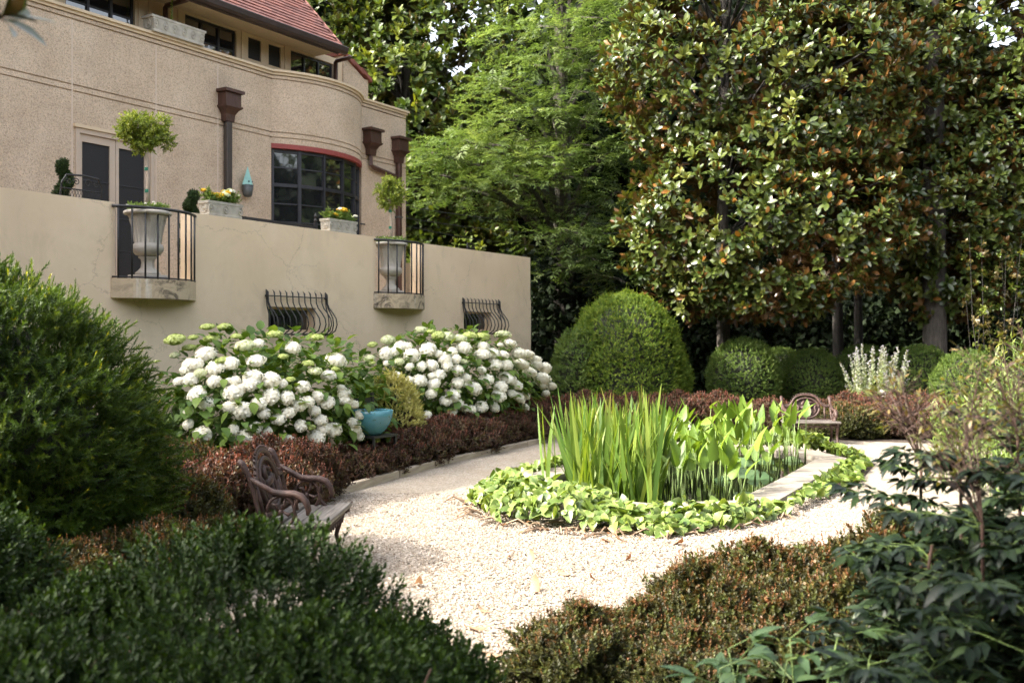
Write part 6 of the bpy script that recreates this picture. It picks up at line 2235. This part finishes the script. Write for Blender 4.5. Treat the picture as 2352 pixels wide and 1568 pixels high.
# ================================================================== TREES
def magnolia(name, label, base, trunk_r, blobs, nros, mat, seed, bark='bark', parts=0, flowers=0, group=None, scale=(.85, 1.25), up=.55, htrunk=None, limbs=True):
    """blobs: (x,y,z, rx,ry,rz) relative to the base; whorls of leaves on their outsides"""
    t = thing(name, label, 'tree', base, 0, group)
    r = np.random.default_rng(seed)
    zt = htrunk or max(b[2] for b in blobs)
    MB().tube([(0, 0, -.1), (.02, 0, .4), (-.03, .02, zt * .4), (.04, 0, zt * .75), (0, 0, zt)], [trunk_r * 1.25, trunk_r, trunk_r * .85, trunk_r * .55, trunk_r * .25], 10).build('trunk', MAT[bark], t, True)
    B = np.array(blobs, float)
    area = (B[:, 3] * B[:, 4] + B[:, 3] * B[:, 5] + B[:, 4] * B[:, 5])
    P, Nn = [], []
    for k, b in enumerate(B):
        n = int(nros * area[k] / area.sum() * 1.6)
        d = r.normal(size=(n, 3)); d /= np.linalg.norm(d, axis=1, keepdims=True)
        s = r.uniform(.70, 1.0, n) ** .7 + lumps(d, seed + k, freq=5) * .55
        p = d * b[3:6] * s[:, None] + b[:3]
        inn_ = np.zeros(n, bool)
        for m, c in enumerate(B):
            if m != k:
                inn_ |= (((p - c[:3]) / c[3:6]) ** 2).sum(1) < .5
        gap = lumps(p, seed + 50, freq=1.5) < -.17
        inn_ |= gap & (r.random(n) < .85)
        P.append(p[~inn_]); Nn.append((d / b[3:6] / np.linalg.norm(d / b[3:6], axis=1, keepdims=True))[~inn_])
    P = np.vstack(P); Nn = np.vstack(Nn)
    D = Nn * .8 + np.array((0, 0, up)) + r.normal(size=P.shape) * .35
    sc = r.uniform(*scale, len(P))
    tint = np.clip(r.normal(.45, .25, len(P)), 0, 1)
    ix = np.arange(len(P))
    if parts:
        front = -P[:, 1] * .6 + np.clip(Nn @ np.array((-.2, -1, .1)), 0, 1) * 2 - np.abs(P[:, 2] - 3.6) * .3 + r.random(len(P))
        o = np.argsort(-front)
        big, ix = o[:parts], o[parts:]
        vm = [tri_mesh('leaf_whorl', ROS[k % 5].v, ROS[k % 5].f, mat, np.full(len(ROS[k % 5].v), (.1, .3, .5, .7, .9, .4, .6)[k]), ROS[k % 5].tip) for k in range(7)]
        R = frames(D[big], seed)
        for q, i in enumerate(big):
            inst('leaf_whorl', vm[r.integers(0, 7)], t, Matrix([[*(R[q][a] * sc[i]), P[i][a]] for a in range(3)] + [[0, 0, 0, 1]]))
    inst('crown', scatter('crown', ROS, P[ix], D[ix], sc[ix], mat, seed, tint=tint[ix]), t, kind='stuff')
    if limbs:
        lm = MB()
        for k in range(min(len(P), 70)):
            i = r.integers(0, len(P))
            if P[i][2] < 3.4: continue
            z0 = max(2.4, P[i][2] * .8 - .3)
            q = Vector((0, 0, z0)); e = Vector(P[i])
            lm.tube([q, q.lerp(e, .5) + Vector((0, 0, .15)), e], [trunk_r * .22, trunk_r * .12, .012], 5)
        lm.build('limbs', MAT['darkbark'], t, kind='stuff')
    fr = np.where((Nn @ np.array((-.2, -1, .2)) > .55))[0]
    for k in range(flowers):
        i = fr[r.integers(0, len(fr))]
        q = Vector(P[i]) + Vector(Nn[i]) * .12
        inst('flower', FLW[k % 2], t, Matrix.Translation(q) @ Matrix.Rotation(r.uniform(-.4, .4), 4, 'X') @ Matrix.Rotation(r.uniform(-.4, .4), 4, 'Y') @ Matrix.Scale(r.uniform(.8, 1.2), 4))
    return t


def cupflower(seed, open_):
    ts = []
    pt = leaf_long(.13, .075, [(0, .3), (.3, .9), (.6, 1), (.85, .6), (1, 0)], curve=-.7, fold=.3)
    for k in range(7):
        a = k * 2.4
        d = (cos(a) * sin(open_), sin(a) * sin(open_), cos(open_))
        ts.append(place(pt, aim(d, (-cos(a), -sin(a), .3)), (0, 0, 0)))
    J_ = join(ts)
    return tri_mesh('flower', J_.v, J_.f, MAT['white'], np.full(len(J_.v), .6), J_.tip)


FLW = [cupflower(0, .35), cupflower(1, .95)]
YM = 20.0
bA = (rx(1662) * 21.0, 21.0, 0)
magnolia('magnolia_tree', 'large magnolia with rust backed leaves, its pale trunk between yew dome and boxwood ball', bA, .15,
         [(.1, -.9, 4.3, 2.2, 1.6, 2.1), (-.35, -.6, 7.2, 2.3, 1.7, 2.2), (1.4, -1.3, 3.9, 2.0, 1.4, 1.7), (1.7, -.9, 6.6, 2.2, 1.7, 2.2), (.2, -.4, 9.4, 2.2, 1.8, 1.8), (-1.2, -1.0, 3.5, 1.1, .9, .95), (.6, -1.2, 2.7, 1.4, 1.0, .75), (-.6, -1.1, 2.7, .9, .8, .6)],
         4600, MAT['magnolia'], 700, parts=180, flowers=9, group='magnolia trees on the right', scale=(.85, 1.3))
bB = (rx(1925) * 22.6, 22.6, 0)
magnolia('magnolia_tree', 'broad magnolia filling the upper right, its thin dark trunk behind the far bench', bB, .13,
         [(1.2, -1.6, 4.3, 1.9, 1.3, 1.6), (.6, -1.3, 6.9, 2.2, 1.6, 2.0), (3.0, -1.7, 5.5, 1.7, 1.3, 1.8), (3.4, -1.2, 3.5, 1.5, 1.1, 1.2), (2.9, -1.2, 8.4, 2.2, 1.6, 1.9), (1.8, -1.7, 2.8, 1.3, .9, .75), (3.6, -1.6, 2.9, 1.2, .9, .7), (5.2, -1.2, 6.3, 1.6, 1.3, 1.7), (4.6, -1.0, 9.2, 1.9, 1.5, 1.7)],
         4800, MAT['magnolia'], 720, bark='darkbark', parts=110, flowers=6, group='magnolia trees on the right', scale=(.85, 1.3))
bC = (-3.2, 29.5, 0)
magnolia('magnolia_tree', 'sunlit magnolia with yellow green leaves rising behind the right end of the house', bC, .22,
         [(-.4, -.5, 8.3, 3.2, 2.2, 3.2), (.9, -.6, 6.0, 2.6, 2.0, 2.4), (-2.6, 0, 10.5, 2.4, 2.0, 2.6), (1.3, -.2, 10.3, 2.4, 2.0, 2.6), (-.3, 0, 13.0, 2.6, 2.0, 2.2), (1.9, -1.2, 3.6, 1.9, 1.3, 1.5)],
         4200, MAT['magnolia_back'], 740, flowers=12, scale=(1.2, 1.8))


# feathery oak with layered boughs
ok_ = thing('oak_tree', 'feathery light green tree with layered drooping boughs in the middle background', 'tree', (1.3, 26.0, 0))
r = np.random.default_rng(760)
MB().tube([(0, 0, 0), (.05, 0, 3), (-.05, 0, 8), (0, 0, 14)], [.32, .26, .19, .06], 10).build('trunk', MAT['bark'], ok_, True)
P, D_ = [], []
lm = MB()
# (x in picture, y in picture, half width px, distance, droop)
BO = [(1010, 400, 105, 24.3), (1120, 330, 130, 24.0), (1230, 355, 120, 23.7), (1330, 330, 110, 23.9), (1060, 320, 110, 24.8), (1180, 400, 100, 23.5), (990, 350, 80, 24.6), (1290, 400, 90, 23.6), (1400, 350, 90, 24.0),
      (1150, 200, 90, 24.6), (1230, 150, 130, 24.2), (1330, 210, 120, 24.0), (1250, 250, 120, 23.9), (1380, 250, 90, 24.3), (1150, 270, 90, 24.5),
      (1230, 60, 130, 24.6), (1330, 40, 130, 24.2), (1420, 90, 120, 24.2), (1300, 110, 120, 24.0), (1440, 10, 120, 24.5), (1330, -60, 150, 24.8), (1260, -80, 120, 25.0),
      (1290, 525, 95, 23.4), (1350, 590, 80, 23.4), (1400, 520, 85, 24.2), (1280, 605, 60, 23.3), (1420, 440, 80, 24.2), (1330, 470, 90, 25.2), (1180, 470, 80, 25.6), (1420, 640, 60, 23.6), (1340, 545, 60, 23.2),
      (1450, 180, 80, 24.6), (1200, 320, 110, 25.6), (1060, 430, 90, 25.4), (1300, -150, 160, 25.5), (1450, -80, 130, 25.5)]
for k, (x, y, hwid, Y) in enumerate(BO):
    c = at(x, y, Y) - Vector(ok_.location)
    rad = hwid / PX * Y
    n = int(95 * (rad / 1.1) ** 1.3)
    a = r.uniform(0, 2 * pi, n); q = np.sqrt(r.random(n))
    px_, py_ = np.cos(a) * q * rad, np.sin(a) * q * rad * .8
    pz_ = r.normal(size=n) * .10 - .30 * q ** 2 * rad + .25 * lumps(np.stack([px_, py_, px_ * 0], 1), 770 + k, freq=2)
    P.append(np.stack([c.x + px_, c.y + py_, c.z + pz_], 1))
    D_.append(np.stack([np.cos(a) * q + r.normal(size=n) * .35 + .15, np.sin(a) * q - .25 + r.normal(size=n) * .35, r.normal(size=n) * .22 - .12 * q], 1))
    z0 = max(2.5, c.z - 1.6)
    s0 = Vector((0, 0, z0)); m_ = s0.lerp(c, .55) + Vector((0, 0, .4))
    lm.tube([s0, m_, c, c + Vector((rad * .4, -rad * .3, -.15))], [.09, .06, .03, .01], 5)
P = np.vstack(P); D_ = np.vstack(D_)
inst('crown', scatter('crown', OAKSP, P, D_, r.uniform(.75, 1.25, len(P)), MAT['oak'], 761, hint=(0, 0, 1), tint=np.clip(r.normal(.5, .2, len(P)) + lumps(P, 9, freq=1) * .6, 0, 1)), ok_, kind='stuff')
lm.build('limbs', MAT['bark'], ok_, kind='stuff')

# tall bare trunks among the magnolias
for (x, Y, rr_, h, lb) in ((2150, 20.6, .24, 16, 'tall thick grey trunk rising through the leaves on the right'), (1975, 22.5, .10, 9, 'slender dark trunk behind the pale sage')):
    t = thing('tall_tree', lb, 'tree', (rx(x) * Y, Y, 0), 0, 'bare trunks among the magnolias')
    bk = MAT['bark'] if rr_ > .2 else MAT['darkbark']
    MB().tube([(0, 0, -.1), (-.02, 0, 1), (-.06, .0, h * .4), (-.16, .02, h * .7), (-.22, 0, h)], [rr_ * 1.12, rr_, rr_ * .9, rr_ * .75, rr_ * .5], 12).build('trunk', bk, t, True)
    p, nn = revolve(700, ball_prof(2.4, h + .5, rz=1.8), 780 + int(x), shell=(.4, 1))
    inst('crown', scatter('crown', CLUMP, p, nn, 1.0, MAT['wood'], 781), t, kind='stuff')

# thin undergrowth with yellowish leaves at the far right
for (x, Y, lb) in ((2275, 18.8, 'leggy shrub with yellowish leaves under the trees at the far right'), (2335, 19.6, 'leggy dim shrub beside the far right edge under the trees')):
    t = thing('leggy_shrub', lb, 'shrub', (rx(x) * Y, Y, 0), 0, 'leggy shrubs under the trees at the right')
    st = MB(); P, D_ = [], []
    for i in range(9):
        a = r.uniform(0, 6.28)
        tp = Vector((cos(a) * r.uniform(.1, .7), sin(a) * r.uniform(.1, .6), r.uniform(1.6, 3.9)))
        st.tube([(cos(a) * .1, sin(a) * .1, 0), tp * .5 + Vector((cos(a) * .16, 0, .15)), tp], [.010, .007, .003], 4)
        for q in np.linspace(.35, 1, 12):
            P.append(tp * q + Vector(r.normal(size=3) * .08)); D_.append(r.normal(size=3) + np.array((0, 0, .6)))
    st.build('stems', MAT['darkbark'], t, kind='stuff')
    inst('foliage', scatter('foliage', [place(ROS[0], s=.62), place(ROS[3], s=.55)], np.array(P), np.array(D_), r.uniform(.7, 1.1, len(P)), MAT['magnolia_back'], 790 + int(x)), t, kind='stuff')

# ---- the wood behind everything, one dark mass
r = np.random.default_rng(800)
n = 44000
ang = r.uniform(radians(-62), radians(255), n)
dist = r.uniform(31, 40, n)
cx_, cy_ = 2.0, 2.0
X, Y = cx_ + np.sin(ang) * dist, cy_ + np.cos(ang) * dist
side = ang > radians(42)
dist2 = r.uniform(17, 24, n)
X = np.where(side, cx_ + np.sin(ang) * dist2, X); Y = np.where(side, cy_ + np.cos(ang) * dist2, Y)
topz = 13.5 + 2 * np.sin(ang * 9) + 2 * np.sin(ang * 23 + 1)
topz = np.where(side, topz * .62, topz)
Z = r.random(n) ** 1.15 * topz
P = np.stack([X, Y, Z], 1)
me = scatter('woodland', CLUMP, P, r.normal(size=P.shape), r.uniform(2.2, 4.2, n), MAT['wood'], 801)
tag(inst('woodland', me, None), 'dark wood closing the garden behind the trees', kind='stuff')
# understory: dark shrubs added to make the shade below the trees black
n = 18000
X = r.uniform(-3, 19, n); Y = r.uniform(24.5, 30, n); Z = r.random(n) ** 1.2 * np.clip(3.2 + np.sin(X * 1.3) * .8, 1, 5)
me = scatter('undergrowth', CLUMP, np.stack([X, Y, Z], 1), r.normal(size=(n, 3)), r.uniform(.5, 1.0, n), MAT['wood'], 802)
tag(inst('undergrowth', me, None), 'dark undergrowth added for the deep shade below the trees', kind='stuff')

# ---- the magnolia over the viewer, its unseen crown shaped to shade the garden front
ov = magnolia('magnolia_tree', 'magnolia overhanging the viewer, one drooping leaf whorl showing in the upper left corner', (-5.8, .8, 0), .17,
              [(-2.3, -.3, 5.6, 1.5, 1.2, 1.1), (-.4, -.2, 5.6, 1.5, 1.2, 1.1), (1.5, -.3, 5.6, 1.4, 1.2, 1.0), (-.9, .2, 4.2, 1.2, 1.0, .8), (-2.0, 3.9, 4.1, 1.5, 1.0, .9), (3.6, -.3, 6.2, 1.8, 1.8, 1.0), (6.0, .2, 6.6, 1.9, 1.8, 1.0), (8.2, .2, 6.4, 1.7, 1.7, 1.0), (4.6, -2.2, 6.4, 2.0, 1.6, 1.0)],
              2600, MAT['magnolia'], 820, limbs=False)
q = at(2, 40, 2.3)
o_ = Vector(ov.location)
MB().tube([(.0, 0, 3.4), Vector((1.2, .3, 3.6)), Vector((3.0, .9, 3.4)), q + Vector((-.35, .05, .22)) - o_, q - o_], [.07, .05, .03, .012, .006], 6).build('branch', MAT['bark'], ov, True)
wm = tri_mesh('leaf_whorl', ROS[1].v, ROS[1].f, MAT['magnolia'], np.full(len(ROS[1].v), .5), ROS[1].tip)
inst('leaf_whorl', wm, ov, Matrix.Translation(q - o_) @ Matrix.Rotation(radians(60), 4, 'Y') @ Matrix.Scale(.6, 4))
